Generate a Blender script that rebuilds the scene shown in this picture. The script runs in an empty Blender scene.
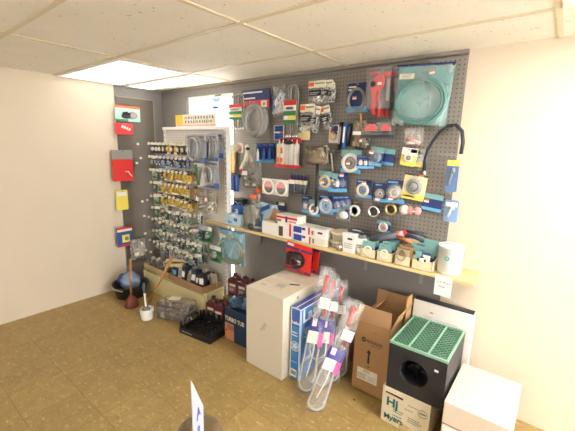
import bpy, bmesh, math, random
from mathutils import Vector, Matrix, Euler
random.seed(7)
S = bpy.context.scene; COL = S.collection
PI = math.pi
# ------------------------------------------------------------------ camera
CAM = Vector((0, 0, 1.6)); F = 346.2555
ROT = Matrix.Rotation(0.666244, 3, 'Z') @ Matrix.Rotation(-0.199837, 3, 'X') @ Matrix(((1,0,0),(0,0,-1),(0,1,0))) @ Matrix.Rotation(0.0242351, 3, 'Z')
cd = bpy.data.cameras.new('camera'); co = bpy.data.objects.new('camera', cd); COL.objects.link(co)
cd.sensor_fit = 'HORIZONTAL'; cd.sensor_width = 36; cd.lens = F*36/575; cd.clip_start = .02
co.matrix_world = Matrix.Translation(CAM) @ ROT.to_4x4(); S.camera = co
def ray(px, py): return ROT @ Vector(((px-287.5)/F, -(py-215.5)/F, -1))
def Py(px, py, y): r = ray(px, py); return CAM + r*(y/r.y)
def Px(px, py, x): r = ray(px, py); return CAM + r*(x/r.x)
def Pz(px, py, z): r = ray(px, py); return CAM + r*((z-1.6)/r.z)
# ------------------------------------------------------------------ materials
MATS = {}
def mat(name, col, rough=.5, metal=0, noise=0, nscale=40, bump=0, coat=0, spec=.5):
    if name in MATS: return MATS[name]
    m = bpy.data.materials.new(name); m.use_nodes = True; nt = m.node_tree; b = nt.nodes['Principled BSDF']
    b.inputs['Base Color'].default_value = (*col, 1); b.inputs['Roughness'].default_value = rough
    b.inputs['Metallic'].default_value = metal; b.inputs['Coat Weight'].default_value = coat
    b.inputs['Specular IOR Level'].default_value = spec
    tc = nt.nodes.new('ShaderNodeTexCoord'); n = nt.nodes.new('ShaderNodeTexNoise')
    n.inputs['Scale'].default_value = nscale; n.inputs['Detail'].default_value = 3
    nt.links.new(tc.outputs['Object'], n.inputs['Vector'])
    k = noise if noise else .06
    mx = nt.nodes.new('ShaderNodeMix'); mx.data_type = 'RGBA'
    mx.inputs[6].default_value = (*[max(0, c*(1-k)) for c in col], 1); mx.inputs[7].default_value = (*[min(1, c*(1+k)) for c in col], 1)
    nt.links.new(n.outputs['Fac'], mx.inputs[0]); nt.links.new(mx.outputs[2], b.inputs['Base Color'])
    if bump:
        bp = nt.nodes.new('ShaderNodeBump'); bp.inputs['Strength'].default_value = bump; bp.inputs['Distance'].default_value = .003
        nt.links.new(n.outputs['Fac'], bp.inputs['Height']); nt.links.new(bp.outputs[0], b.inputs['Normal'])
    MATS[name] = m; return m
def film(name, tint=(1,1,1), amount=.22, col=(.9,.9,.9), nscale=45):
    """clear plastic film: mostly see-through, with wrinkle glints"""
    if name in MATS: return MATS[name]
    m = bpy.data.materials.new(name); m.use_nodes = True; nt = m.node_tree
    for n in list(nt.nodes): nt.nodes.remove(n)
    out = nt.nodes.new('ShaderNodeOutputMaterial'); mix = nt.nodes.new('ShaderNodeMixShader')
    t = nt.nodes.new('ShaderNodeBsdfTransparent'); t.inputs[0].default_value = (*tint, 1)
    p = nt.nodes.new('ShaderNodeBsdfPrincipled'); p.inputs['Base Color'].default_value = (*col, 1); p.inputs['Roughness'].default_value = .2
    tc = nt.nodes.new('ShaderNodeTexCoord'); n = nt.nodes.new('ShaderNodeTexNoise'); n.inputs['Scale'].default_value = nscale; n.inputs['Detail'].default_value = 2.5
    mp = nt.nodes.new('ShaderNodeMapping'); mp.inputs['Scale'].default_value = (1, 1, .45); mp.inputs['Rotation'].default_value = (0, .35, 0); nt.links.new(tc.outputs['Object'], mp.inputs[0])
    n.inputs['Distortion'].default_value = .6
    nt.links.new(mp.outputs[0], n.inputs['Vector'])
    bp = nt.nodes.new('ShaderNodeBump'); bp.inputs['Strength'].default_value = .5; bp.inputs['Distance'].default_value = .006
    nt.links.new(n.outputs['Fac'], bp.inputs['Height']); nt.links.new(bp.outputs[0], p.inputs['Normal'])
    mr = nt.nodes.new('ShaderNodeMapRange'); mr.inputs[1].default_value = .45; mr.inputs[2].default_value = .72
    mr.inputs[3].default_value = amount*.6; mr.inputs[4].default_value = min(1, amount*2.6)
    nt.links.new(n.outputs['Fac'], mr.inputs[0]); nt.links.new(mr.outputs[0], mix.inputs[0])
    nt.links.new(t.outputs[0], mix.inputs[1]); nt.links.new(p.outputs[0], mix.inputs[2]); nt.links.new(mix.outputs[0], out.inputs[0])
    MATS[name] = m; return m
def emit(name, col, s):
    m = bpy.data.materials.new(name); m.use_nodes = True; nt = m.node_tree; b = nt.nodes['Principled BSDF']
    b.inputs['Base Color'].default_value = (.8,.8,.8,1); b.inputs['Emission Color'].default_value = (*col,1); b.inputs['Emission Strength'].default_value = s
    return m
def h(s):   # sRGB hex -> linear
    v = [int(s[i:i+2], 16)/255 for i in (0,2,4)]
    return tuple(c/12.92 if c <= .04045 else ((c+.055)/1.055)**2.4 for c in v)
def paint(hexs, rough=.45, **k): return mat('paint_'+hexs+('_%d' % int(rough*100)), h(hexs), rough, **k)
WHITE = paint('f0ece4'); BLACK = paint('17171a', .4); NAVY = paint('1d2c66', .3); BLUE = paint('2a5fae', .3); SKY = paint('5fa6d6', .3)
TEAL = paint('74a3a0', .4); RED = paint('cf2f2c', .35); ORANGE = paint('e8672f', .4); YEL = paint('e9d25a', .4); GREEN = paint('2f7d4c', .4)
PINK = paint('e59a98', .4); CREAM = paint('e6dcc0', .5); KRAFT = mat('kraft_board', h('a98258'), .8, noise=.1, nscale=90)
KRAFTD = mat('kraft_board_dark', h('8c6844'), .85, noise=.1, nscale=90); BINC = mat('bin_board', h('ead6ae'), .8, noise=.08, nscale=90)
STEEL = mat('steel', (.55,.55,.55), .3, 1); CHROME = mat('chrome', (.85,.85,.87), .12, 1); BRASS = mat('brass', (.75,.52,.22), .3, 1)
WOOD = mat('handle_wood', h('b0713f'), .55, noise=.2, nscale=30); GREYP = paint('8a8780', .5); BRAID = mat('braided_line', h('9a9790'), .45, .4, noise=.5, nscale=300)
RUBBER = mat('plunger_rubber', h('6e2c20'), .5); WIRE = mat('wire', h('8d8b86'), .35, .8); WHITEWIRE = paint('e6e2d8', .35)
CLEAR = film('clear_film', amount=.10); CLEAR2 = film('cloudy_film', amount=.24, col=(.75,.73,.68)); SMOKE = film('grey_film', (.85,.83,.79), .2, (.6,.58,.54)); BROWNF = film('brown_film', (.78,.7,.58), .35, (.42,.36,.27))
TEALF = film('teal_film', (.9,.96,.95), .2, (.70,.78,.77), 14); BLUEF = film('pale_blue_film', (.8,.93,.97), .25, (.55,.74,.8), 16); BLISTER = film('blister', amount=.1, nscale=8)
# ------------------------------------------------------------------ mesh builder
class MB:
    def __init__(s): s.bm = bmesh.new(); s.mats = []
    def mi(s, m):
        if m not in s.mats: s.mats.append(m)
        return s.mats.index(m)
    def _m(s, faces, m, smooth=False):
        i = s.mi(m)
        for f in faces: f.material_index = i; f.smooth = smooth
    def box(s, c, d, m, rot=None, bevel=0):
        r = bmesh.ops.create_cube(s.bm, size=1)['verts']; M = Matrix.Translation(c) @ (Euler(rot).to_matrix().to_4x4() if rot else Matrix()) @ Matrix.Diagonal((*d, 1))
        bmesh.ops.transform(s.bm, matrix=M, verts=r)
        fs = list({f for v in r for f in v.link_faces}); s._m(fs, m)
        if bevel:
            e = list({e for v in r for e in v.link_edges})
            o = bmesh.ops.bevel(s.bm, geom=e, offset=bevel, segments=2, affect='EDGES', profile=.6); s._m(o['faces'], m, False)
        return s
    def lathe(s, prof, m, seg=20, M=None, smooth=True):
        M = M or Matrix(); rings = []
        for (r, z) in prof: rings.append([s.bm.verts.new(M @ Vector((max(r,1e-5)*math.cos(2*PI*k/seg), max(r,1e-5)*math.sin(2*PI*k/seg), z))) for k in range(seg)])
        fs = []
        for a, b in zip(rings, rings[1:]):
            for k in range(seg): fs.append(s.bm.faces.new((a[k], a[(k+1)%seg], b[(k+1)%seg], b[k])))
        s._m(fs, m, smooth)
        if prof[0][0] > 1e-4: s._m([s.bm.faces.new(rings[0][::-1])], m)
        if prof[-1][0] > 1e-4: s._m([s.bm.faces.new(rings[-1])], m)
        return s
    def cyl(s, a, b, r, m, seg=12, r2=None):
        a = Vector(a); b = Vector(b); d = b-a; M = Matrix.Translation(a) @ d.to_track_quat('Z', 'Y').to_matrix().to_4x4()
        return s.lathe([(r, 0), (r if r2 is None else r2, d.length)], m, seg, M)
    def tube(s, pts, r, m, seg=8, closed=False):
        pts = [Vector(p) for p in pts]; n = len(pts); rings = []; up = None
        for i, p in enumerate(pts):
            t = (pts[(i+1) % n if closed else min(i+1, n-1)] - pts[(i-1) % n if closed else max(i-1, 0)]).normalized()
            if up is None: up = t.orthogonal().normalized()
            up = (up - t*up.dot(t)); up = up.normalized() if up.length > 1e-6 else t.orthogonal().normalized()
            w = t.cross(up)
            rr = r[i] if isinstance(r, (list, tuple)) else r
            rings.append([s.bm.verts.new(p + rr*(math.cos(2*PI*k/seg)*up + math.sin(2*PI*k/seg)*w)) for k in range(seg)])
        fs = []
        for i in range(n if closed else n-1):
            a, b = rings[i], rings[(i+1) % n]
            sh = 0
            if closed and i == n-1:
                sh = min(range(seg), key=lambda q: (a[0].co-b[q].co).length)
            for k in range(seg): fs.append(s.bm.faces.new((a[k], a[(k+1)%seg], b[(k+1+sh)%seg], b[(k+sh)%seg])))
        if not closed: fs.append(s.bm.faces.new(rings[0][::-1])); fs.append(s.bm.faces.new(rings[-1]))
        s._m(fs, m, True); return s
    def ring(s, c, R, r, m, squash=1, seg=28, axis='Y', tseg=8):
        pts = []
        for k in range(seg):
            a = 2*PI*k/seg; u, v = R*math.cos(a), R*squash*math.sin(a)
            pts.append(Vector(c) + (Vector((u,0,v)) if axis == 'Y' else Vector((u,v,0)) if axis == 'Z' else Vector((0,u,v))))
        return s.tube(pts, r, m, tseg, True)
    def prism(s, poly, y0, y1, m):      # polygon in xz, extruded in y
        a = [s.bm.verts.new((x, y0, z)) for x, z in poly]; b = [s.bm.verts.new((x, y1, z)) for x, z in poly]
        fs = [s.bm.faces.new(a), s.bm.faces.new(b[::-1])]; n = len(a)
        for i in range(n): fs.append(s.bm.faces.new((a[i], b[i], b[(i+1)%n], a[(i+1)%n])))
        s._m(fs, m); return s
    def blob(s, c, d, m, amp=.12, sub=2):
        r = bmesh.ops.create_icosphere(s.bm, subdivisions=sub, radius=1)['verts']
        for v in r:
            v.co *= 1 + random.uniform(-amp, amp); v.co = Vector((v.co.x*d[0], v.co.y*d[1], v.co.z*d[2])) + Vector(c)
        s._m(list({f for v in r for f in v.link_faces}), m, True); return s
    def lump(s, c, d, m, amp=.08, bev=.25, seed=None):      # a soft crumpled box
        b2 = bmesh.new(); bmesh.ops.create_cube(b2, size=1); bmesh.ops.subdivide_edges(b2, edges=b2.edges[:], cuts=5, use_grid_fill=True)
        r = random.Random(seed if seed is not None else random.random()); ph = [r.uniform(0,6) for _ in range(6)]; vm = {}
        for v in b2.verts:
            q = v.co.copy(); L = max(abs(q.x),abs(q.y),abs(q.z)); sph = q.normalized()*.62; q = q.lerp(sph, bev)
            k = 1+amp*(math.sin(q.x*9+ph[0]+q.z*5)+math.sin(q.z*11+ph[1]-q.y*6)+math.sin(q.y*8+ph[2]+q.x*4)+r.uniform(-.8,.8))/2.5
            vm[v] = s.bm.verts.new(Vector((q.x*d[0]*k, q.y*d[1]*k, q.z*d[2]*k))+Vector(c))
        s._m([s.bm.faces.new([vm[v] for v in f.verts]) for f in b2.faces], m, False); b2.free(); return s
    def pillow(s, w, ht, t, m, amp=.2, nx=9, nz=11, z0=0, rag=.02):   # a bag hanging down from z0
        ph = [random.uniform(0, 6) for _ in range(6)]; sides = []
        def edge(u, v): return Vector(((u-.5)*w*(1+rag*math.sin(v*9+ph[0])), 0, z0 - v*ht + rag*ht*math.sin(u*7+ph[1])*v))
        fr = {}; bk = {}
        for i in range(nx+1):
            for j in range(nz+1):
                u, v = i/nx, j/nz; e = edge(u, v)
                prof = (math.sin(PI*u)**.6)*(math.sin(PI*min(1, v*.96+.02))**.7) if 0 < i < nx and 0 < j < nz else 0
                wob = amp*(math.sin(u*11+ph[2]+v*5)+math.sin(v*13+ph[3]-u*6)+random.uniform(-.7,.7))/2.2
                y = -t/2*prof*(1+wob); f_ = s.bm.verts.new((e.x, y, e.z)); fr[i, j] = f_
                bk[i, j] = f_ if prof == 0 else s.bm.verts.new((e.x, t/2*prof*(1+wob*.4), e.z))
        fs = []
        for i in range(nx):
            for j in range(nz):
                fs.append(s.bm.faces.new((fr[i,j], fr[i,j+1], fr[i+1,j+1], fr[i+1,j])))
                q = (bk[i,j], bk[i+1,j], bk[i+1,j+1], bk[i,j+1])
                if len({*q, fr[i,j], fr[i,j+1], fr[i+1,j+1], fr[i+1,j]}) > 4: fs.append(s.bm.faces.new(q))
        s._m(fs, m, True); return s
    def build(s, name, parent=None, loc=(0,0,0), rot=(0,0,0)):
        me = bpy.data.meshes.new(name); bmesh.ops.recalc_face_normals(s.bm, faces=s.bm.faces[:]); s.bm.to_mesh(me); s.bm.free()
        for m in s.mats: me.materials.append(m)
        o = bpy.data.objects.new(name, me); COL.objects.link(o); o.location = loc; o.rotation_euler = rot
        if parent: o.parent = parent
        return o
def tag(o, label, cat, group=None):
    o['label'] = ' '.join(label.split()[:16]); o['category'] = cat
    if group: o['group'] = group
    return o
def thing(name, label, cat, loc, rot=(0,0,0), group=None):
    o = bpy.data.objects.new(name, None); COL.objects.link(o); o.empty_display_size = .05; o.location = loc; o.rotation_euler = rot
    return tag(o, label, cat, group)
def struct(o): o['kind'] = 'structure'; return o
def text(parent, s, size, loc, rot, m, name='lettering', align='LEFT', ext=.0004, shear=0, bold=0, sx=1):
    c = bpy.data.curves.new(name, 'FONT'); c.body = s; c.size = size; c.extrude = ext; c.align_x = align; c.shear = shear; c.offset = bold; c.resolution_u = 3
    t = bpy.data.objects.new('tmp', c); COL.objects.link(t); bpy.context.view_layer.update()
    me = bpy.data.meshes.new_from_object(t.evaluated_get(bpy.context.evaluated_depsgraph_get())); bpy.data.objects.remove(t)
    me.materials.clear(); me.materials.append(m); me.name = name
    o = bpy.data.objects.new(name, me); COL.objects.link(o); o.parent = parent; o.location = loc; o.rotation_euler = rot; o.scale = (sx,1,1)
    return o
FRONT = (PI/2, 0, 0)      # lettering that faces -Y
def scribble(mb, x0, z0, x1, z1, rows, m, y, seed=0, fill=.8):     # lines of print too small to read
    r = random.Random(seed); dz = (z1-z0)/rows
    for k in range(rows):
        x = x0; zc = z1-(k+.5)*dz
        while x < x0+(x1-x0)*r.uniform(.7, 1):
            w = min((x1-x0)*r.uniform(.05,.16), x1-x); 
            if w < .001: break
            mb.box((x+w/2, y, zc), (w, .0006, dz*.45*fill), m); x += w*1.35
# ------------------------------------------------------------------ the setting
WY = 2.32; LX = -3.67; CZ = 2.167
def nodes(name):
    m = bpy.data.materials.new(name); m.use_nodes = True; return m, m.node_tree, m.node_tree.nodes['Principled BSDF']
def N(nt, t, **kw):
    n = nt.nodes.new(t)
    for k, v in kw.items(): setattr(n, k, v)
    return n
def math_node(nt, op, a, b=None):
    n = N(nt, 'ShaderNodeMath', operation=op)
    for i, v in enumerate((a, b)):
        if v is None: continue
        if isinstance(v, (int, float)): n.inputs[i].default_value = v
        else: nt.links.new(v, n.inputs[i])
    return n.outputs[0]
def pegboard_mat(name, axis, base, hole, pitch=.0265, rad=.15):
    m, nt, b = nodes(name); tc = N(nt, 'ShaderNodeTexCoord'); sp = N(nt, 'ShaderNodeSeparateXYZ'); nt.links.new(tc.outputs['Object'], sp.inputs[0])
    d2 = None
    for ax in (axis, 2):
        u = math_node(nt, 'SUBTRACT', math_node(nt, 'FRACT', math_node(nt, 'DIVIDE', math_node(nt, 'ADD', sp.outputs[ax], 50), pitch)), .5)
        q = math_node(nt, 'MULTIPLY', u, u); d2 = q if d2 is None else math_node(nt, 'ADD', d2, q)
    hol = math_node(nt, 'LESS_THAN', d2, rad*rad)
    n = N(nt, 'ShaderNodeTexNoise'); n.inputs['Scale'].default_value = 6; n.inputs['Detail'].default_value = 5; nt.links.new(tc.outputs['Object'], n.inputs['Vector'])
    m1 = N(nt, 'ShaderNodeMix', data_type='RGBA'); m1.inputs[6].default_value = (*[c*.92 for c in base],1); m1.inputs[7].default_value = (*[c*1.07 for c in base],1); nt.links.new(n.outputs['Fac'], m1.inputs[0])
    m2 = N(nt, 'ShaderNodeMix', data_type='RGBA'); nt.links.new(hol, m2.inputs[0]); nt.links.new(m1.outputs[2], m2.inputs[6]); m2.inputs[7].default_value = (*hole,1)
    nt.links.new(m2.outputs[2], b.inputs['Base Color']); b.inputs['Roughness'].default_value = .55
    bp = N(nt, 'ShaderNodeBump', invert=True); bp.inputs['Strength'].default_value = .6; bp.inputs['Distance'].default_value = .004; nt.links.new(hol, bp.inputs['Height']); nt.links.new(bp.outputs[0], b.inputs['Normal'])
    return m
def floor_mat():
    m, nt, b = nodes('floor_tile'); tc = N(nt, 'ShaderNodeTexCoord'); sp = N(nt, 'ShaderNodeSeparateXYZ'); nt.links.new(tc.outputs['Object'], sp.inputs[0])
    T = .305; near = None; ids = []
    for ax, off in ((0, 50*T+.12), (1, 50*T-.125)):
        q = math_node(nt, 'DIVIDE', math_node(nt, 'ADD', sp.outputs[ax], off), T); ids.append(math_node(nt, 'FLOOR', q))
        u = math_node(nt, 'ABSOLUTE', math_node(nt, 'SUBTRACT', math_node(nt, 'FRACT', q), .5)); near = u if near is None else math_node(nt, 'MAXIMUM', near, u)
    grout = math_node(nt, 'GREATER_THAN', near, .4955)
    cb = N(nt, 'ShaderNodeCombineXYZ'); nt.links.new(ids[0], cb.inputs[0]); nt.links.new(ids[1], cb.inputs[1])
    wn = N(nt, 'ShaderNodeTexWhiteNoise'); nt.links.new(cb.outputs[0], wn.inputs['Vector'])
    r = N(nt, 'ShaderNodeValToRGB'); e = r.color_ramp.elements; e[0].color = (*h('9a8150'),1); e[1].color = (*h('a28856'),1); nt.links.new(wn.outputs['Value'], r.inputs[0])
    n0 = N(nt, 'ShaderNodeTexNoise'); n0.inputs['Scale'].default_value = 9; n0.inputs['Detail'].default_value = 4; nt.links.new(tc.outputs['Object'], n0.inputs['Vector'])
    mx0 = N(nt, 'ShaderNodeMix', data_type='RGBA', blend_type='MULTIPLY'); mx0.inputs[0].default_value = .5; nt.links.new(r.outputs[0], mx0.inputs[6])
    r0 = N(nt, 'ShaderNodeValToRGB'); e = r0.color_ramp.elements; e[0].position=.3; e[0].color = (.72,.66,.52,1); e[1].position=.75; e[1].color = (1.1,1.08,1.05,1); nt.links.new(n0.outputs['Fac'], r0.inputs[0]); nt.links.new(r0.outputs[0], mx0.inputs[7])
    col = mx0.outputs[2]
    for sc, lo, hi, c, seed, st in ((22, .56, .72, 'bfa672', 0, .45), (26, .56, .72, '846a3a', 7, .4), (34, .68, .73, 'd6c498', 13, .6), (60, .68, .74, 'c9b380', 3, .35)):
        mp = N(nt, 'ShaderNodeMapping'); mp.inputs['Location'].default_value = (seed, seed*2, 0); mp.inputs['Scale'].default_value = (1, 1.7, 1); mp.inputs['Rotation'].default_value = (0,0,.6); nt.links.new(tc.outputs['Object'], mp.inputs[0])
        n1 = N(nt, 'ShaderNodeTexNoise'); n1.inputs['Scale'].default_value = sc; n1.inputs['Detail'].default_value = 1.5; nt.links.new(mp.outputs[0], n1.inputs['Vector'])
        mr = N(nt, 'ShaderNodeMapRange'); mr.inputs[1].default_value = lo; mr.inputs[2].default_value = hi; mr.inputs[4].default_value = st; nt.links.new(n1.outputs['Fac'], mr.inputs[0])
        mm = N(nt, 'ShaderNodeMix', data_type='RGBA'); nt.links.new(mr.outputs[0], mm.inputs[0]); nt.links.new(col, mm.inputs[6]); mm.inputs[7].default_value = (*h(c),1); col = mm.outputs[2]
    mg = N(nt, 'ShaderNodeMix', data_type='RGBA'); nt.links.new(grout, mg.inputs[0]); nt.links.new(col, mg.inputs[6]); mg.inputs[7].default_value = (*h('7d6638'),1)
    nt.links.new(mg.outputs[2], b.inputs['Base Color']); b.inputs['Roughness'].default_value = .38; b.inputs['Specular IOR Level'].default_value = .35
    return m
def ceil_mat():
    m, nt, b = nodes('ceiling_tile'); tc = N(nt, 'ShaderNodeTexCoord'); col = None
    base = (*h('ebe3d2'), 1)
    for sc, lo, hi, c in ((120, .68, .72, '9a8a70'), (45, .70, .73, '8d7c60'), (5, .3, .9, 'f0e9da')):
        n1 = N(nt, 'ShaderNodeTexNoise'); n1.inputs['Scale'].default_value = sc; n1.inputs['Detail'].default_value = 2; nt.links.new(tc.outputs['Object'], n1.inputs['Vector'])
        mr = N(nt, 'ShaderNodeMapRange'); mr.inputs[1].default_value = lo; mr.inputs[2].default_value = hi; nt.links.new(n1.outputs['Fac'], mr.inputs[0])
        mm = N(nt, 'ShaderNodeMix', data_type='RGBA'); nt.links.new(mr.outputs[0], mm.inputs[0]); mm.inputs[7].default_value = (*h(c),1)
        if col is None: mm.inputs[6].default_value = base
        else: nt.links.new(col, mm.inputs[6])
        col = mm.outputs[2]
    nt.links.new(col, b.inputs['Base Color']); b.inputs['Roughness'].default_value = .9
    return m
GREYWALL = mat('grey_wall_paint', h('77716b'), .6, noise=.05, nscale=8); CREAMWALL = mat('cream_wall_paint', h('d6c6ae'), .7, noise=.03, nscale=5)
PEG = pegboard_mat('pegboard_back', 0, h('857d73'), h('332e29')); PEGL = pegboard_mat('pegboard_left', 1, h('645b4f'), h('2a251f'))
x1, y0 = 2.0, -2.6
struct(MB().box(((LX+x1)/2, (WY+y0)/2, -.05), (x1-LX+.2, WY-y0+.2, .1), floor_mat()).build('floor'))
WL, WR, WT, WB = -3.22, -2.50, 2.072, .18          # window opening
b = MB(); GX = -.52
for x0_, x1_, z0_, z1_ in ((LX-.1, WL, 0, CZ), (WL, WR, WT, CZ), (WL, WR, 0, WB), (WR, GX, 0, CZ)):
    b.box(((x0_+x1_)/2, WY+.06, (z0_+z1_)/2), (x1_-x0_, .12, z1_-z0_), GREYWALL)
b.box(((GX+x1)/2, WY+.06, CZ/2), (x1-GX, .12, CZ), CREAMWALL); struct(b.build('wall_back'))
b = MB(); b.box((LX-.06, (1.78+WY+.12)/2, CZ/2), (.12, WY+.12-1.78, CZ), GREYWALL); b.box((LX-.06, (1.78+y0)/2, CZ/2), (.12, 1.78-y0, CZ), CREAMWALL); struct(b.build('wall_left'))
EA, EB, ET = .55, 1.75, 2.0       # glazed opening in the right wall
b = MB()
for y0_, y1_, z0_, z1_ in ((y0, EA, 0, CZ), (EB, WY+.12, 0, CZ), (EA, EB, ET, CZ), (EA, EB, 0, .06)): b.box((x1+.06, (y0_+y1_)/2, (z0_+z1_)/2), (.12, y1_-y0_, z1_-z0_), CREAMWALL)
struct(b.build('wall_right'))
GY = (.035, .645, 1.255, 1.865); GXS = (-2.505, -1.305, -.105, 1.095)
# the ceiling: tiles with real openings where the lights are let in
LIGHTS = [(-3.66, -2.517, 1.267, 1.853), (-3.66, -2.517, 1.877, 2.2), (-.093, 1.083, 1.267, 1.853), (-1.293, -.117, -.563, .023)]  # second entry: added emissive strip imitating window glow on the ceiling, no lamp
struct(MB().box(((LX+x1)/2, (WY+y0)/2, CZ+.05), (x1-LX+.2, WY-y0+.2, .1), ceil_mat()).build('ceiling'))
TBAR = paint('d6c8a8', .5); b = MB()
for y in GY + (-.575, -1.185, -1.795): b.box(((LX+x1)/2, y, CZ-.003), (x1-LX, .024, .006), TBAR)
for x in GXS: b.box((x, (WY+y0)/2, CZ-.0028), (.024, WY-y0, .0056), TBAR)
struct(b.build('trim_1'))
b = MB(); b.box(((LX+GX)/2, WY-.008, CZ-.011), (GX-LX, .016, .022), paint('8d8375')); b.box((LX+.008, (1.78+WY)/2, CZ-.011), (.016, WY-1.78, .022), paint('8d8375')); struct(b.build('trim_2'))
names = ['in the corner above the white rack', 'narrow one added as window glow against the window wall', 'over the right end of the shelf', 'over the counter']
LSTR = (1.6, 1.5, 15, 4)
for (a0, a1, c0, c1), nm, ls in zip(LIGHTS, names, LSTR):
    GLOW = emit('lamp_and_glow_diffuser', (1, .98, .94), ls)
    t = thing('ceiling_glow_panel', 'long white ceiling light panel '+nm, 'ceiling light', ((a0+a1)/2, (c0+c1)/2, CZ), group='ceiling light panels')
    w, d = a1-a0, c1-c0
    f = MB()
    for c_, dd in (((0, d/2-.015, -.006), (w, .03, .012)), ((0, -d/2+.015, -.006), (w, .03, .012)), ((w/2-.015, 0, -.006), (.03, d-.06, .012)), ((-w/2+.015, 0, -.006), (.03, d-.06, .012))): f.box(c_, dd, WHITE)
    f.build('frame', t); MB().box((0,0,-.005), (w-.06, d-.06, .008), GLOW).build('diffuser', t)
# pegboards, corner trim
struct(MB().box(((-2.46+GX)/2, WY-.004, (.86+2.135)/2), (GX+2.46, .008, 2.135-.86), PEG).build('wall_back_pegboard'))
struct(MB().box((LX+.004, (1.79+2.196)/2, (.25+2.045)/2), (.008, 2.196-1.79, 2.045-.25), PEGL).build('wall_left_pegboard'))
struct(MB().box((LX+.006, 2.205, (.25+2.05)/2), (.012, .018, 1.8), paint('857c6d')).box((LX+.006, 1.99, 2.05), (.012, .42, .012), paint('857c6d')).build('trim_3'))
# window with its panes
win = struct(bpy.data.objects.new('window_1', None)); COL.objects.link(win); win.location = ((WL+WR)/2, WY+.06, WB)
ww, wh = WR-WL, WT-WB; f = MB()
for c_, dd in (((-ww/2+.02,0,wh/2),(.04,.06,wh)), ((ww/2-.02,0,wh/2),(.04,.06,wh)), ((0,0,wh-.02),(ww-.08,.06,.04)), ((0,0,.02),(ww-.08,.06,.04)), ((0,0,.9),(ww-.08,.05,.035))): f.box(c_, dd, WHITE)
f.build('window_frame', win)
gm, gnt, gb = nodes('window_glass'); gb.inputs['Transmission Weight'].default_value = 1; gb.inputs['Roughness'].default_value = 0; gb.inputs['IOR'].default_value = 1.0
for z_, hz_ in ((.47, .84), (1.4, .95)): MB().box((0, .01, z_), (ww-.08, .004, hz_), gm).build('pane', win)
win2 = struct(bpy.data.objects.new('window_2', None)); COL.objects.link(win2); win2.location = (x1+.06, (EA+EB)/2, .06)
f = MB(); w2, h2 = EB-EA, ET-.06
for c_, dd in (((0,-w2/2+.02,h2/2),(.06,.04,h2)), ((0,w2/2-.02,h2/2),(.06,.04,h2)), ((0,0,h2-.02),(.06,w2-.08,.04)), ((0,0,.02),(.06,w2-.08,.04))): f.box(c_, dd, WHITE)
f.build('window_frame', win2); MB().box((.01, 0, h2/2), (.004, w2-.08, h2-.08), gm).build('pane', win2)
# ------------------------------------------------------------------ wooden shelf on brackets
SH = .868; SFY = 2.09
t = thing('wall_shelf', 'long pale wooden shelf board fixed below the grey pegboard', 'shelf', (0, WY, SH))
shelfwood = mat('shelf_wood', h('d9bf88'), .5, noise=.12, nscale=14)
MB().box(((-2.66-.3)/2, (SFY-WY)/2-.004, -.011), (2.36, WY-SFY-.008, .022), shelfwood, bevel=.003).build('board', t)
for px in (252, 305, 361, 420):
    x = Py(px, 240, 2.2).x; MB().prism([(-.012,0),(.012,0),(.012,-.14),(0,-.155),(-.012,-.14)], 0, .006, GREYP).box((0,-.09,-.006), (.02,.18,.008), GREYP).build('bracket', t, (x, -.012, -.022))
# ------------------------------------------------------------------ hanging goods
def hook(y_wall, x, z, reach, label, group=None, price=None, m=WIRE):
    t = thing('peg_hook', label, 'hook', (x, y_wall, z), group=group)
    MB().tube([(0,0,.008),(0,-.004,.008),(0,-.008,0),(0,-reach*.5,0),(0,-reach,0),(0,-reach-.004,.006)], .0023, m, 6).build('wire', t)
    if price:
        MB().box((0,-reach-.006,.002), (.036,.003,.027), price, rot=(-.25,0,0)).build('price_tag', t)
    return t
def card_mesh(w, ht, base, bands=(), th=.0035, y=0):
    b = MB(); r = min(.008, w*.1)
    b.prism([(-w/2+r,0),(w/2-r,0),(w/2,-r),(w/2,-ht+r),(w/2-r,-ht),(-w/2+r,-ht),(-w/2,-ht+r),(-w/2,-r)], y-th/2, y+th/2, base)
    for (u0,u1,v0,v1,m) in bands: b.box(((u0+u1-1)/2*w, y-th/2-.0006, -(v0+v1)/2*ht), ((u1-u0)*w, .0012, (v1-v0)*ht), m)
    return b
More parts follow.
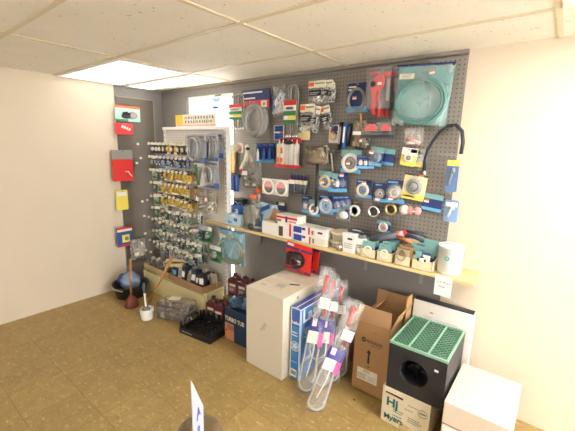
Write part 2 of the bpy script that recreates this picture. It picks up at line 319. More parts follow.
def prod(b, kind, w, ht, cx=0, cz=-.55, y=-.006, sc=1, m=STEEL, m2=None):
    z = cz*ht; R = min(w, ht)*.36*sc; x = cx*w
    if kind == 'ring': b.ring((x,y-.008,z), R, R*.24, m); b.ring((x,y-.006,z), R*.5, R*.16, m2 or m)
    elif kind == 'coil':
        for k in range(4): b.ring((x+random.uniform(-.04,.04)*R, y-.006-.007*k, z+random.uniform(-.05,.05)*R), R*(1-.05*(k%2)), R*.085, m, squash=1.15, seg=32)
    elif kind == 'disc': b.lathe([(R,0),(R,.006),(R*.75,.014),(R*.4,.014),(R*.34,.02),(0,.02)], m, 24, Matrix.Translation((x,y,z)) @ Matrix.Rotation(PI/2,4,'X')); b.ring((x,y-.015,z), R*.55, R*.07, m2 or m)
    elif kind == 'tubes':
        n = 3
        for k in range(n): xx = x+(k-1)*w*.26; b.cyl((xx,y-.01,-ht*.92), (xx,y-.01,-ht*.3), w*.1, m); b.cyl((xx,y-.01,-ht*.3), (xx,y-.01,-ht*.2), w*.06, m2 or m)
    elif kind == 'bar': b.cyl((x-w*.18,y-.012,z-ht*.25), (x+w*.12,y-.012,z+ht*.3), w*.09, m); b.blob((x+w*.12,y-.012,z+ht*.22), (w*.16,.014,ht*.1), m2 or m, .05)
    elif kind == 'fit': b.cyl((x,y-.012,z-ht*.16), (x,y-.012,z+ht*.14), w*.2, m, 8); b.cyl((x,y-.012,z+ht*.14), (x,y-.012,z+ht*.22), w*.12, m2 or m); b.cyl((x-w*.28,y-.012,z-.02*ht), (x+w*.28,y-.012,z-.02*ht), w*.1, m2 or m)
    return b
def carded(t, w, ht, base, bands, kind, m, m2=None, sticker=None, blister=True, pname='product', cz=-.55, sc=1, cx=0):
    cd_ = card_mesh(w, ht, base, bands).build('card', t)
    if kind: prod(MB(), kind, w, ht, cx, cz, -.003, sc, m, m2).build(pname, t)
    if kind and blister:
        R = min(w,ht)*.43*sc; MB().lathe([(R*1.08,0),(R,.022),(R*.8,.034),(0,.036)], BLISTER, 20, Matrix.Translation((cx*w,-.002,cz*ht)) @ Matrix.Rotation(PI/2,4,'X')).build('blister', t)
    if sticker: o = MB().box((0,0,0), (.03,.0012,.022), WHITE).box((0,-.0003,.006), (.03,.0012,.01), ORANGE).build('price_sticker', cd_, (sticker[0]*w, -.004 if not (kind and blister) else -.042, sticker[1]*ht))
def bag(t, w, ht, th, m=CLEAR, head=None, headh=.2, amp=.2, bands=()):
    if head: card_mesh(w*.98, ht*headh, head, bands, .005).build('header_card', t)
    b = MB(); b.pillow(w, ht*(1-headh if head else 1), th, m, amp, z0=-ht*headh*.97 if head else 0); return b.build('bag', t)
def where(px0, py0, px1, py1, y):
    a = Py((px0+px1)/2, py0, y); c = Py((px0+px1)/2, py1, y); l = Py(px0, (py0+py1)/2, y); r = Py(px1, (py0+py1)/2, y)
    return Vector(((a.x+c.x)/2, y, a.z)), r.x-l.x, a.z-c.z
def hang(name, label, cat, bb, off, fn, group=None, hookup=True, tilt=0, yaw=0, base=WY-.008, hl=None, n=1, back=.02, dx=.004, blabel=None):
    p, w, ht = where(*bb, base-off); t = None
    for k in range(n-1, -1, -1):
        q = p + Vector((dx*k, back*k, .001*k)); t = thing(name, label if k == 0 else blabel % ['','first','second','third','fourth','fifth'][k] if '%s' in blabel else blabel, cat, q, (0, tilt, yaw), group)
        fn(t, w, ht)
    if hookup: hook(base, p.x, p.z-.011, off+.03, 'wire hook carrying the '+(hl or label), 'grey peg hooks on the wall board')
    return t, w, ht
B = lambda *a: list(a)
exec_list = []
# 1  looped supply lines with a red-white-green sleeve
def supply(t, w, ht):
    for k in range(3):
        x = (k-1)*w*.2; y = -.012*k
        pts = [(x-w*.24, y, -ht*.97)] + [(x-w*.26, y, -ht*.6), (x-w*.27, y, -ht*.2)] + [(x+w*.27*math.cos(a), y, -ht*.16+ht*.15*math.sin(a)) for a in [PI-PI*i/8 for i in range(1,8)]] + [(x+w*.27, y, -ht*.2), (x+w*.26, y, -ht*.6), (x+w*.24, y, -ht*.97)]
        MB().tube(pts, .0065, BRAID, 7).cyl((x-w*.24,y,-ht*.97),(x-w*.24,y,-ht*.9),.009,CHROME).cyl((x+w*.24,y,-ht*.97),(x+w*.24,y,-ht*.9),.009,CHROME).build('braided_hose', t)
    c = card_mesh(w*.86, ht*.42, WHITE, [(0,1,0,.22,RED),(.08,.92,.24,.44,WHITE),(.2,.8,.3,.4,CREAM),(0,1,.46,.66,GREEN),(.35,1,.66,.82,YEL),(0,1,.84,1,GREEN)], .004); c.build('label_sleeve', t, (0,-.04,-ht*.28))
hang('supply_line_pack', 'looped grey supply lines in a red and green sleeve left of the grey duct hose bag', 'supply line', (231,94,246,131), .07, supply, 'looped supply line packs')
hang('supply_line_pack', 'looped grey supply lines in a red and green sleeve right of the white and blue bag', 'supply line', (286,85,300,140), .07, supply, 'looped supply line packs')
# 2  grey duct hose coiled in a bag
def duct(t, w, ht):
    card_mesh(w, ht*.40, NAVY, [(0,1,.58,1,RED),(.04,.75,.12,.2,WHITE),(.03,.5,.42,.5,WHITE)], .006).build('header_card', t, (0,-.04,0))
    b = MB()
    for k in range(5): b.ring((-.04*w+random.uniform(-.003,.003), -.008-.010*k, -ht*.66), w*(.35-.05*(k%2)), .0165, BRAID if k%2 else GREYP, squash=1.12, seg=36)
    b.lathe([(w*.28,0),(w*.28,.004),(0,.004)], paint('b3ada0'), 24, Matrix.Translation((-.04*w,.0,-ht*.66)) @ Matrix.Rotation(PI/2,4,'X'))
    b.build('duct_hose', t); MB().pillow(w*1.03, ht*.62, .1, CLEAR, .2, z0=-ht*.38).build('bag', t, (0,-.035,0))
    MB().box((w*.32,-.045,-ht*.32),(w*.2,.003,ht*.14),CREAM).box((w*.33,-.047,-ht*.32),(w*.08,.002,ht*.06),GREYP).build('picture_label', t)
    text(t, 'FLEX', w*.2, (-w*.42,-.0455,-ht*.36), FRONT, PINK, 'header_lettering')
hang('duct_hose_bag', 'bag of coiled grey duct hose under a navy and red header', 'bagged hose', (245,90,272,136), .03, duct)
# 3  white and blue bag
def wbbag(t, w, ht):
    MB().pillow(w, ht, .05, CLEAR2, .3).build('bag', t)
    b = MB(); b.prism([(-w*.42,-ht*.9),(-w*.45,-ht*.5),(w*.1,-ht*.16),(w*.4,-ht*.3),(w*.3,-ht*.85)], -.006, .006, WHITE); b.prism([(-w*.45,-ht*.8),(-w*.47,-ht*.5),(w*.05,-ht*.15),(w*.12,-ht*.2),(-w*.34,-ht*.52),(-w*.2,-ht*.7),(-w*.3,-ht*.86)], -.0075, .0075, BLUE)
    for k in range(7): b.box((random.uniform(-.25,.25)*w,-.008,-ht*random.uniform(.35,.8)),(w*.07,.003,w*.07),BLUE)
    b.build('printed_insert', t)
hang('printed_bag', 'cloudy white bag with a bright blue printed insert', 'bag', (272,85,286,117), .04, wbbag)
# 4  black and white bagged fittings
def bwbag(t, w, ht):
    card_mesh(w*.9, ht*.3, CREAM, [(0,.35,.2,.75,ORANGE),(.4,.95,.3,.5,GREYP)], .004).build('header_card', t, (0,-.012,0))
    b = MB().pillow(w, ht*.8, .06, CLEAR2, .35, z0=-ht*.2).build('bag', t)
    b = MB().box((0,-.033,-ht*.55),(w*.62,.004,ht*.24),BLACK)
    scribble(b, -w*.26, -ht*.63, w*.26, -ht*.49, 2, WHITE, -.0357, 3); b.build('black_label', t)
    b = MB()
    for k in range(5): b.tube([(random.uniform(-.4,.4)*w,-.01,-ht*random.uniform(.35,.95)) for _ in range(3)], .007, random.choice([STEEL,BLACK,BLACK,CHROME]), 7)
    b.ring((0,-.004,-ht*.55), w*.32, .007, BLACK); b.build('fittings', t)
hang('fitting_bag', 'silver bag with black label highest on the wall right of the yellow-labelled supply lines', 'bagged fitting', (308,81,327,104), .08, bwbag, 'silver bags with black labels', n=2, back=.02, dx=.05, blabel='silver bag with black parts showing behind the highest silver bag')
hang('fitting_bag', 'dark bag of small fittings right of the highest silver bag', 'bagged fitting', (325,83,336,103), .05, bwbag, 'silver bags with black labels')
hang('fitting_bag', 'lower silver bag with black label above the beige card', 'bagged fitting', (300,104,316,131), .09, bwbag, 'silver bags with black labels')
hang('fitting_bag', 'crumpled silver bag of black rods in the middle of the lower trio', 'bagged fitting', (313,106,322,133), .07, bwbag, 'silver bags with black labels', tilt=.15)
hang('fitting_bag', 'crumpled silver bag of black rods at the right of the lower trio', 'bagged fitting', (320,106,330,130), .05, bwbag, 'silver bags with black labels', tilt=-.2)
# 5  beige card
hang('carded_part', 'beige card with a pale fitting below the looped supply lines', 'carded part', (292,117,310,140), .03, lambda t,w,ht: carded(t,w,ht,paint('dfcb96'),[(0,1,0,.12,paint('c9b37c'))],'fit',GREYP,WHITE,blister=False,cz=-.5,cx=-.1))
# 6  small blue white card
def wbcard(t,w,ht): carded(t,w,ht,WHITE,[(.06,.94,.04,.44,BLUE),(.06,.94,.54,.97,BLUE),(.6,.92,.4,.55,ORANGE),(.1,.9,.2,.28,SKY),(.1,.9,.66,.74,SKY)],None,None)
hang('carded_part', 'small white card with two blue panels left of the caulk tubes', 'carded part', (274,125,284,140), .02, wbcard)
# 7  caulk pack
def caulk(t, w, ht):
    b = card_mesh(w, ht*.1, RED, [], .05, -.02); b.build('bottom_tray', t, (0,0,-ht*.88))
    card_mesh(w*.95, ht*.16, RED, [(.1,.5,.2,.7,BLACK)], .004).build('header_card', t, (0,0,0))
    for k in range(5):
        x = (k-2)*w*.19; b = MB().lathe([(w*.09,-ht*.88),(w*.09,-ht*.22),(w*.03,-ht*.17),(w*.015,-ht*.05)], WHITE, 12)
        if k < 2: b.box((0,-w*.09,-ht*.42),(w*.09,.003,ht*.2),YEL if k == 0 else ORANGE); b.box((0,-w*.09,-ht*.74),(w*.1,.003,ht*.16),ORANGE)
        b.build('sealant_tube', t, (x,-.022-.006*(k%2),0))
    MB().blob((.1*w,-.05,-ht*.15),(w*.2,.02,ht*.07),BLACK,.1).build('black_cap', t)
hang('sealant_pack', 'pack of white sealant tubes with orange labels and red base', 'sealant', (278,138,301,168), .04, caulk)
# 8  left cluster
def brasspack(t, w, ht):
    card_mesh(w, ht, paint('5d5b3a'), [(0,1,0,.25,paint('8f9377')),(.0,.3,.6,.75,ORANGE),(0,.3,.75,1,BLACK)], .004).build('card', t)
    for k in range(3): MB().cyl((0,0,-ht*.95),(0,0,-ht*.3),w*.11,BRASS).cyl((0,0,-ht*.3),(0,0,-ht*.25),w*.13,BRASS).build('brass_tube', t, ((k-.8)*w*.25,-.02,0))
    MB().pillow(w,ht,.05,CLEAR,.1).build('bag', t, (0,-.012,0))
hang('tube_pack', 'bag of brass tubes on an olive card beside the window', 'tube pack', (227,144,238,174), .05, brasspack)
def bluetubes(t, w, ht):
    card_mesh(w, ht*.2, NAVY, [], .004).build('header_card', t)
    for k in range(3): MB().lathe([(w*.12,-ht),(w*.13,-ht*.15),(w*.06,-ht*.08),(w*.06,-ht*.02)], NAVY if k%2 else BLUE, 10).build('blue_tube', t, ((k-1)*w*.3,-.02,0))
hang('tube_pack', 'pack of dark blue tubes below the brass tube bag', 'tube pack', (231,174,241,191), .05, bluetubes)
hang('carded_part', 'narrow white card with pink disc between brass tubes and bagged trap', 'carded part', (237,143,243,153), .03, lambda t,w,ht: carded(t,w,ht,CREAM,[(.1,.9,.1,.3,WHITE)],'disc',PINK,RED,blister=False))
def trap(t, w, ht):
    MB().tube([(-w*.34,-.02,-ht*.92),(-w*.25,-.02,-ht*.8),(-w*.08,-.02,-ht*.6),(0,-.02,-ht*.4),(.02*w,-.02,-ht*.2),(-.02*w,-.02,-ht*.1)], .019, CREAM, 12).build('trap_pipe', t)
    MB().tube([(w*.1,-.02,-ht*.25),(w*.2,-.02,-ht*.5),(w*.35,-.02,-ht*.85)], .016, paint('a89f8c'), 10).blob((w*.1,-.03,-ht*.22),(.02,.02,.014),BLACK,.05).build('grey_fitting', t)
    bag(t, w, ht, .09, CLEAR, amp=.3)
hang('trap_bag', 'clear bag holding a curved cream trap pipe', 'bagged pipe', (240,142,257,172), .06, trap)
def greybag(t, w, ht):
    b = MB()
    for k in range(8): b.blob((random.uniform(-.3,.3)*w,-.01,-ht*random.uniform(.4,.9)),(w*.1,.02,ht*.07),random.choice([GREYP,CREAM,STEEL,STEEL]),.1,1)
    b.build('grey_fittings', t); bag(t, w, ht, .08, SMOKE, amp=.35)
    MB().box((-w*.2,-.05,-ht*.42),(w*.3,.002,ht*.16),WHITE).box((-w*.33,-.05,-ht*.36),(w*.08,.003,ht*.2),RED).build('price_label', t)
hang('fitting_bag', 'limp grey bag of small fittings with a white price label under the trap bag', 'bagged fitting', (242,162,262,188), .09, greybag)
def navyspray(t, w, ht): 
    carded(t,w,ht,NAVY,[(0,1,.82,1,SKY),(.1,.9,.05,.16,BLUE)],None,None)
    MB().lathe([(w*.16,-ht*.88),(w*.16,-ht*.45),(w*.07,-ht*.35),(w*.07,-ht*.28),(.0,-ht*.27)], WHITE if t.get('label','').startswith('left') else BLUE, 10).build('bottle', t, (0,-.018,0))
for k, lab in enumerate(('left navy card with a white bottle in the row of three', 'middle navy card with orange price in the row of three', 'right plain navy card in the row of three')):
    hang('carded_bottle', lab, 'carded part', (256+6*k,143.5-k*.4,262.5+6*k,163-k*.3), .03, navyspray, 'three navy carded bottles')
# 9  twin ring pack
def twin(t, w, ht):
    card_mesh(w, ht, paint('ddd6cc'), [(0,1,0,.14,WHITE)], .004).build('card', t)
    for x in (-.24,.24):
        MB().ring((0,-.008,0), w*.2, w*.028, WHITE, seg=28).build('white_ring', t, (x*w,0,-ht*.54))
        MB().lathe([(w*.17,0),(w*.17,.004),(0,.004)], paint('8f8680'), 24, Matrix.Rotation(PI/2,4,'X')).build('disc', t, (x*w,-.002,-ht*.54))
        MB().prism([(w*.165*math.cos(a),w*.165*math.sin(a)) for a in [PI*.02+PI*.96*i/12 for i in range(13)]], -.010, -.006, PINK).build('pink_label', t, (x*w,0,-ht*.54))
hang('twin_ring_pack', 'grey pack with two white rings and pink labels', 'carded part', (262,179,288,195), .09, twin)
# 10 bottles row
def bottles(t, w, ht):
    for k in range(5): MB().lathe([(w*.09,-ht),(w*.095,-ht*.55),(w*.09,-ht*.45)], paint('5a6068',.15), 10).lathe([(w*.092,-ht*.55),(w*.092,-ht*.28)], CREAM, 10).lathe([(w*.08,-ht*.28),(w*.05,-ht*.08),(w*.03,0)], paint('34306a'), 10).build('glue_bottle', t, ((k-2)*w*.19, -.01-.006*(k%2), 0))
    MB().box((-w*.3,-.035,-ht*.4),(w*.34,.002,ht*.2),WHITE).box((-w*.4,-.035,-ht*.2),(w*.12,.003,ht*.1),RED).build('price_label', t)
    card_mesh(w*.9, ht*.12, GREYP, [], .004).build('header_card', t, (0,.01,.004))
hang('bottle_strip', 'strip of five small bottles with purple caps', 'bottle pack', (290,174.5,308,193.5), .05, bottles)
# 11 plunger in brown bag, float arm
def bagplunger(t, w, ht):
    MB().lathe([(w*.46,-ht*.26),(w*.44,-ht*.2),(w*.3,-ht*.08),(w*.12,-ht*.03),(w*.06,0)], paint('6b5a44'), 20).build('cup', t)
    MB().cyl((w*.06,0,-ht),(w*.06,0,-ht*.2),.011,BLACK).build('handle', t)
    MB().pillow(w, ht*.3, w*.9, BROWNF, .15, z0=.006).build('bag', t)
hang('wrapped_plunger', 'brown wrapped plunger cup hung upside up over a black rod', 'plunger', (304,147,327,207), .125, bagplunger)
def flapper(t, w, ht): 
    MB().tube([(-w*.4,-.01,-ht*.1),(0,-.01,-.0),(w*.3,-.01,-ht*.3),(w*.45,-.01,-ht*.95)], [.008,.008,.007,.006], WHITE, 8).build('lift_arm', t)
    MB().blob((-w*.15,-.02,-ht*.28),(w*.36,.03,ht*.2),paint('1f4453'),.08).build('teal_float', t); MB().box((w*.3,-.01,-ht*.2),(w*.3,.02,ht*.12),GREYP).build('valve_body', t)
hang('float_valve', 'dark teal float valve with white arm right of the wrapped plunger', 'valve', (318,146,335,172), .02, flapper)
# 12 
hang('carded_part', 'small white card of assorted brass washers left of the dark wands', 'carded part', (329,125,340,143), .03, lambda t,w,ht: (carded(t,w,ht,WHITE,[(.2,.8,.05,.35,NAVY),(.1,.5,.3,.42,ORANGE)],'coil',BRASS,blister=False,cz=-.62,sc=.7), MB().blob((w*.1,-.01,-ht*.45),(w*.2,.01,ht*.1),BLACK,.1).build('rubber_part', t)))
def wands(t, w, ht):
    MB().tube([(0,-.02,-ht),(0,-.02,-ht*.5),(-.01*w,-.02,-ht*.05)], [w*.3,w*.36,w*.4], t_mat[0], 10).build('barrel', t)
    MB().box((0,-.02-w*.36,-ht*.5),(w*.3,.003,ht*.6),t_mat[1]).build('label_strip', t)
for k,(lab,a,c) in enumerate((('black wand with grey label next to the card of brass washers',BLACK,GREYP),('blue striped wand between two black wands',BLUE,WHITE),('black wand beside the wood-topped brown bag',BLACK,paint('3a4048')))):
    t_mat = (a,c); hang('drain_wand', lab, 'wand', (340+4.2*k,121+k,345.5+4.2*k,150-k*2), .04, wands, 'dark wands in a cluster', tilt=.06)
# 13 navy coil card, pipe cutters
def coilcard(t, w, ht): carded(t,w,ht,NAVY,[(0,1,.8,1,SKY),(.05,.4,.1,.15,WHITE),(.05,.55,.2,.25,WHITE)],'coil',GREYP,cz=-.58,sc=1.05,sticker=(-.15,-.5),blister=False,pname='cable_coil')
hang('carded_cable', 'dark blue card with a grey cable coil left of the red pipe cutter', 'carded part', (347,83,369,112), .04, coilcard)
def cutter(t, w, ht):
    card_mesh(w, ht*.82, paint('33343c'), [(.05,.5,.1,.16,RED),(.68,.95,.13,.23,RED),(.8,.92,.3,.8,GREYP),(0,1,.0,.04,GREYP)], .004).build('card', t)
    b = MB(); b.prism([(-w*.3,-ht*.4),(-w*.36,-ht*.32),(-w*.2,-ht*.22),(w*.0,-ht*.16),(w*.16,-ht*.17),(w*.24,-ht*.26),(w*.2,-ht*.38),(w*.06,-ht*.43),(-w*.05,-ht*.5),(-w*.05,-ht*.62),(-w*.1,-ht*.76),(-w*.02,-ht*.92),(-w*.12,-ht*.92),(-w*.22,-ht*.8),(-w*.2,-ht*.6)], -.03, -.008, RED).build('red_body', t)
    MB().lathe([(w*.12,0),(w*.12,.006),(w*.05,.008),(0,.008)], BLACK, 16, Matrix.Translation((-w*.2,-.03,-ht*.33)) @ Matrix.Rotation(PI/2,4,'X')).build('jaw', t)
    MB().box((w*.08,-.032,-ht*.33),(w*.16,.003,ht*.05),WHITE).build('price_sticker', t)
    MB().tube([(w*.06,-.018,-ht*.44),(w*.02,-.018,-ht*.6),(w*.1,-.018,-ht*.72),(w*.08,-.018,-ht*.97)], .008, RED, 8).build('loop_handle', t)
    b = MB().box((0,-.02,-ht*.42),(w*.96,.035,ht*.78),BLISTER,bevel=.006); b.build('clamshell', t)
hang('pipe_cutter_pack', 'red pipe cutter in a clear clamshell on a dark card', 'pipe cutter', (367,67,391,119), .08, cutter, n=2, back=.05, dx=.035, blabel='second red pipe cutter mostly hidden behind the front clamshell')
def cuttray(t, w, ht):
    MB().box((0,-.02,-ht*.9),(w,.06,ht*.16),paint('3a3838')).box((0,.008,-ht*.5),(w,.005,ht),paint('4a4a55')).build('tray_card', t)
    for x in (-.2,.3): MB().prism([(w*.24*math.cos(a)*(.9 if x<0 else .6)+0, ht*.42*math.sin(a)) for a in [PI*i/10 for i in range(11)]], -.04,-.01, RED).build('red_cutter', t, (x*w,0,-ht*.55))
    MB().cyl((-w*.45,-.03,-ht*.66),(w*.45,-.03,-ht*.66),.01,BLACK).build('black_grip', t); MB().box((0,-.018,-ht*.5),(w,.06,ht*.95),BLISTER,bevel=.008).build('clamshell', t)
hang('pipe_cutter_pack', 'wide clamshell with red cutter lying sideways under the hanging red cutters', 'pipe cutter', (364,122,393,138), .05, cuttray)
# 14 
def brownbag(t, w, ht):
    MB().cyl((0,0,-ht*.5),(0,0,.0),.008,WOOD).build('wood_stick', t); MB().blob((0,-.01,-ht*.65),(w*.3,.02,ht*.25),paint('7a6a52'),.15).build('brush_head', t)
    MB().pillow(w,ht*.85,.07,BROWNF,.25,z0=-ht*.15).build('bag', t); MB().box((0,-.045,-ht*.58),(w*.5,.002,ht*.1),WHITE).build('price_label', t)
hang('wrapped_brush', 'brown bagged brush on a short wooden stick', 'brush', (352,113,368,148), .06, brownbag)
hang('fitting_bag', 'clear little bag hanging right of the brown bagged brush', 'bagged fitting', (361,135,370,149), .04, greybag)
# 15 big teal hose bag
def hosebag(t, w, ht, F=TEALF, ringm=paint('55837b',.35), hd=TEAL, top=NAVY, n=7, cz=-.6, R=.43):
    b = MB()
    for k in range(n): b.ring((random.uniform(-.006,.006), -.018+.0085*(k%4), cz*ht+random.uniform(-.006,.006)), w*R-(k//4)*.012, .0075, ringm, squash=min(1.2,(ht*.36)/(w*R)), seg=44)
    MB().box((0,.022,-ht*.5),(w*.96,.002,ht*.95),{True:paint('93b3ae'),False:paint('b4d0d6')}[F is TEALF]).build('backing_sheet', t)
    b.build('hose_coil', t); MB().pillow(w,ht,.075,F,.12,12,14,rag=.01).build('bag', t)
    MB().box((0,0,-ht*.012),(w*1.0,.014,ht*.024),top).build('top_rail', t)
    b = MB().box((-w*.27,-.026,-ht*.2),(w*.26,.003,ht*.085),CREAM); scribble(b,-w*.37,-ht*.235,-w*.17,-ht*.165,3,GREYP,-.028,5); b.build('paper_label', t)
    MB().box((w*.13,-.034,-ht*.18),(w*.09,.002,ht*.055),WHITE).box((w*.13,-.0345,-ht*.165),(w*.09,.002,ht*.022),ORANGE).build('price_sticker', t, rot=(0,-.2,0))
p, w, ht = where(396,64,449,126,WY-.07)
t = thing('hose_bag', 'large teal plastic bag with a coiled hose at the upper right', 'bagged hose', p, (0,.06,0)); hosebag(t, w*1.08, ht)
MB().prism([(-w*.5,-.012),(w*.5,-.012),(w*.5,-ht*.3),(-w*.5,-ht*.3)], .002, .005, TEAL).build('printed_header', t)
for k, dx in ((0,-.09),(1,.04)): hook(WY-.008, p.x+dx, p.z-.004, .1, ['left','right'][k]+' grey wire hook holding the large teal hose bag', 'grey peg hooks on the wall board')
hang('fitting_bag', 'clear bag with pink and white fittings below the large teal bag', 'bagged fitting', (404,127,424,146), .05, lambda t,w,ht: (MB().tube([(-w*.35,-.01,-ht*.6),(0,-.015,-ht*.72),(w*.35,-.01,-ht*.85)],.012,PINK,8).build('pink_fitting',t), MB().tube([(-w*.3,-.014,-ht*.85),(w*.1,-.012,-ht*.8)],.01,WHITE,8).build('white_fitting',t), bag(t,w,ht,.05,CLEAR2,amp=.3)))
# 17 black hose arc
p0 = Py(447,122,2.27); pts = []
for px,py in ((424,172),(425,160),(428,150),(433,141),(440,132),(448,126),(456,125),(462,131),(463,142),(461,154)): pts.append(Py(px,py,2.27)-p0)
t = thing('black_hose_loop', 'thick black hose looped over a hook at the far right of the wall', 'hose', p0); MB().tube(pts, .011, paint('2c2d33',.5), 10).build('hose', t); MB().cyl(pts[0]+Vector((0,0,-.03)), pts[0]+Vector((0,0,.01)), .014, STEEL).build('coupling', t)
hook(WY-.008, Py(455,127,2.27).x, Py(455,127,2.27).z, .07, 'grey wire hook holding the thick black hose loop', 'grey peg hooks on the wall board')
# 18 blue faucet cards with teal tops
def bluec(kind='ring', m=STEEL, m2=None, teal=True, st=(0,-.55), sc=1, cx=0):
    return lambda t,w,ht: carded(t,w,ht,NAVY,([(0,1,0,.3,TEAL)] if teal else [(.08,.6,.06,.14,SKY)])+[(0,1,.82,1,SKY)],kind,m,m2,sticker=st,cz=-.56,sc=sc,cx=cx)
WS = paint('e8e4da',.25)
hang('carded_part', 'blue card with teal top and a large white flange, topmost of the blue cards', 'carded part', (341,150,361,173), .07, bluec('ring',WS,GREYP), 'blue carded flanges')
for k in range(3):
    hang('carded_part', ['first','second','third'][k]+' navy card edge right of the topmost teal-headed flange card', 'carded part', (357+5*k,155+k*.6,364+5*k,168.5), .09-.015*k, bluec('fit',WS,ORANGE if k==0 else BLUE,False,None), 'blue carded flanges', yaw=.5)
hang('carded_part', 'tilted blue card with teal top at the right of the upper blue cards', 'carded part', (371,147,384,166), .08, bluec('disc',paint('3a5f7a'),BLACK,True,(-.25,-.3)), 'blue carded flanges', tilt=.12)
hang('carded_part', 'blue card with pale teal top behind the tilted blue card', 'carded part', (381,149,395,165), .05, bluec(None,None,None,True,None), 'blue carded flanges', tilt=.1)
# second cluster
hang('carded_part', 'teal and blue card with a beige ring right of the black rod', 'carded part', (319,171,332,190), .08, bluec('ring',paint('cdb98a'),NAVY), 'blue carded flanges')
for k in range(3):
    hang('carded_part', ['blue card with black washers beside the beige ring card','blue card with silver clip second from the beige ring card','blue card with red corner third from the beige ring card'][k], 'carded part', (329+5*k,173-k*.3,337+5*k,192), .065-.012*k, bluec('fit',[BLACK,WS,BLUE][k],[WS,STEEL,BLUE][k],k==0,None if k<2 else (0,-.12)), 'blue carded flanges', yaw=.2)
# third cluster
hang('carded_part', 'blue card with small white parts at the left of the lower blue cluster', 'carded part', (302,196,312,213), .07, bluec('fit',WS,BLUE,False,None), 'blue carded flanges')
hang('carded_part', 'blue card with teal band and a white roll in front of the lower blue cluster', 'carded part', (309,200,320,216), .1, bluec('ring',WS,BLACK,True,(.05,-.6)), 'blue carded flanges')
hang('carded_part', 'blue card with a big grey ring in the lower blue cluster', 'carded part', (319,195,334,214), .09, bluec('ring',paint('a9b4c4'),SKY,False,(.15,-.2)), 'blue carded flanges')
for k in range(3):
    hang('carded_part', ['first','second','third'][k]+' plain navy card stacked sideways right of the big grey ring', 'carded part', (333+5*k,196,341+5*k,212-k*2), .085-.02*k, bluec('fit',NAVY,BLUE,False,None), 'blue carded flanges', yaw=.6)
def ringpart(m, R, tube, x, tag_=None):
    def fn(t, w, ht):
        MB().tube([(0,-.012,-ht*.05),(0,-.012,-ht*.2)],.002,WIRE,6).ring((0,-.012,-ht*.02),.006,.0016,WIRE,seg=10,tseg=5).build('hang_loop', t)
        MB().lathe([(w*.36,0),(w*.48,.004),(w*.5,.02),(w*.44,.03),(w*.34,.03),(w*.32,.004),(w*.36,0)], m, 24, Matrix.Translation((0,0,-ht*.55)) @ Matrix.Rotation(PI/2,4,'X')).build('flange', t)
        if tag_: MB().box((-w*.75,-.015,-ht*.5),(w*.8,.003,ht*.5),tag_).build('side_card', t)
        else: MB().lathe([(w*.3,0),(w*.3,.012),(0,.012)], paint('4a463f'), 20, Matrix.Translation((0,.0,-ht*.55)) @ Matrix.Rotation(PI/2,4,'X')).build('strainer', t)
    return fn
hang('sink_strainer', 'white ringed chrome collar with a teal side card', 'drain part', (350,201,361,218), .05, ringpart(WS,.4,.1,0,TEAL), 'loose drain rings on hooks')
def crumple(t,w,ht): MB().blob((.1*w,-.02,-ht*.5),(w*.3,.03,ht*.3),WS,.1).build('white_nut',t); bag(t,w,ht,.06,CLEAR2,amp=.4); MB().box((w*.3,-.01,-ht*.4),(w*.25,.01,ht*.7),NAVY).build('blue_card',t)
hang('fitting_bag', 'crumpled clear bag with a white nut under the plain navy cards', 'bagged fitting', (336,208,351,221), .08, crumple)
hang('sink_strainer', 'chrome basket drain in the row of three loose drains', 'drain part', (369,203,381,218), .05, ringpart(CHROME,.4,.1,0), 'loose drain rings on hooks')
hang('sink_strainer', 'brass drain right of the chrome basket drain', 'drain part', (386,202,398,215), .05, ringpart(BRASS,.4,.1,0), 'loose drain rings on hooks')
def drainbag(t,w,ht):
    MB().lathe([(w*.2,0),(w*.22,.02),(w*.08,.03),(0,.03)],WS,18,Matrix.Translation((-w*.2,-.0,-ht*.5)) @ Matrix.Rotation(PI/2,4,'X')).build('white_drain',t)
    for k in range(3): MB().lathe([(ht*.26,0),(ht*.3,.01),(ht*.2,.02),(0,.02)],[PINK,CHROME,PINK][k],14,Matrix.Translation((w*(.08+.14*k),-.005,-ht*.5)) @ Matrix.Rotation(PI/2.3,4,'X')).build('washer',t)
    bag(t,w,ht,.05,CLEAR,amp=.3)
hang('fitting_bag', 'bag of white and pink drain washers right of the brass drain', 'bagged fitting', (398,203,421,217), .05, drainbag)
# row of blue cards
hang('carded_part', 'small blue card with yellowish ring, leftmost of the middle right row', 'carded part', (356,180,372,198), .06, bluec('ring',paint('d8cfa0'),BLUE,False,(.15,-.12),.9,-.05), 'blue carded flanges')
hang('carded_part', 'blue card with a small grey ring between two larger ring cards', 'carded part', (374,183,387,202), .06, bluec('ring',GREYP,STEEL,False,(0,-.8),.85), 'blue carded flanges')
hang('carded_part', 'bright blue card with a large silver strainer left of the yellow card', 'carded part', (386,180,405,203), .08, bluec('disc',STEEL,WS,False,(-.1,-.78),1.05), 'blue carded flanges')
def yelc(t,w,ht): carded(t,w,ht,paint('e4d6a0'),[(0,1,.78,1,YEL),(0,1,0,.08,paint('4a4038')),(.1,.6,.86,.92,CREAM)],'disc',paint('8d8a84'),BLACK,cz=-.48,sc=1,sticker=(.3,-.05) if w>.1 else None)
hang('carded_part', 'large yellow card with a grey disc at the right of the blue ring cards', 'carded part', (404,174,427,200), .1, yelc, tilt=.1)
hang('carded_part', 'upper yellow card with white top below the pink fitting bag', 'carded part', (402,148,418,166), .07, lambda t,w,ht: carded(t,w,ht,YEL,[(0,1,0,.4,WHITE),(.55,.95,.05,.25,ORANGE),(.2,.8,.55,.75,CREAM)],'ring',WS,GREYP,sc=.6,blister=False), tilt=.12)
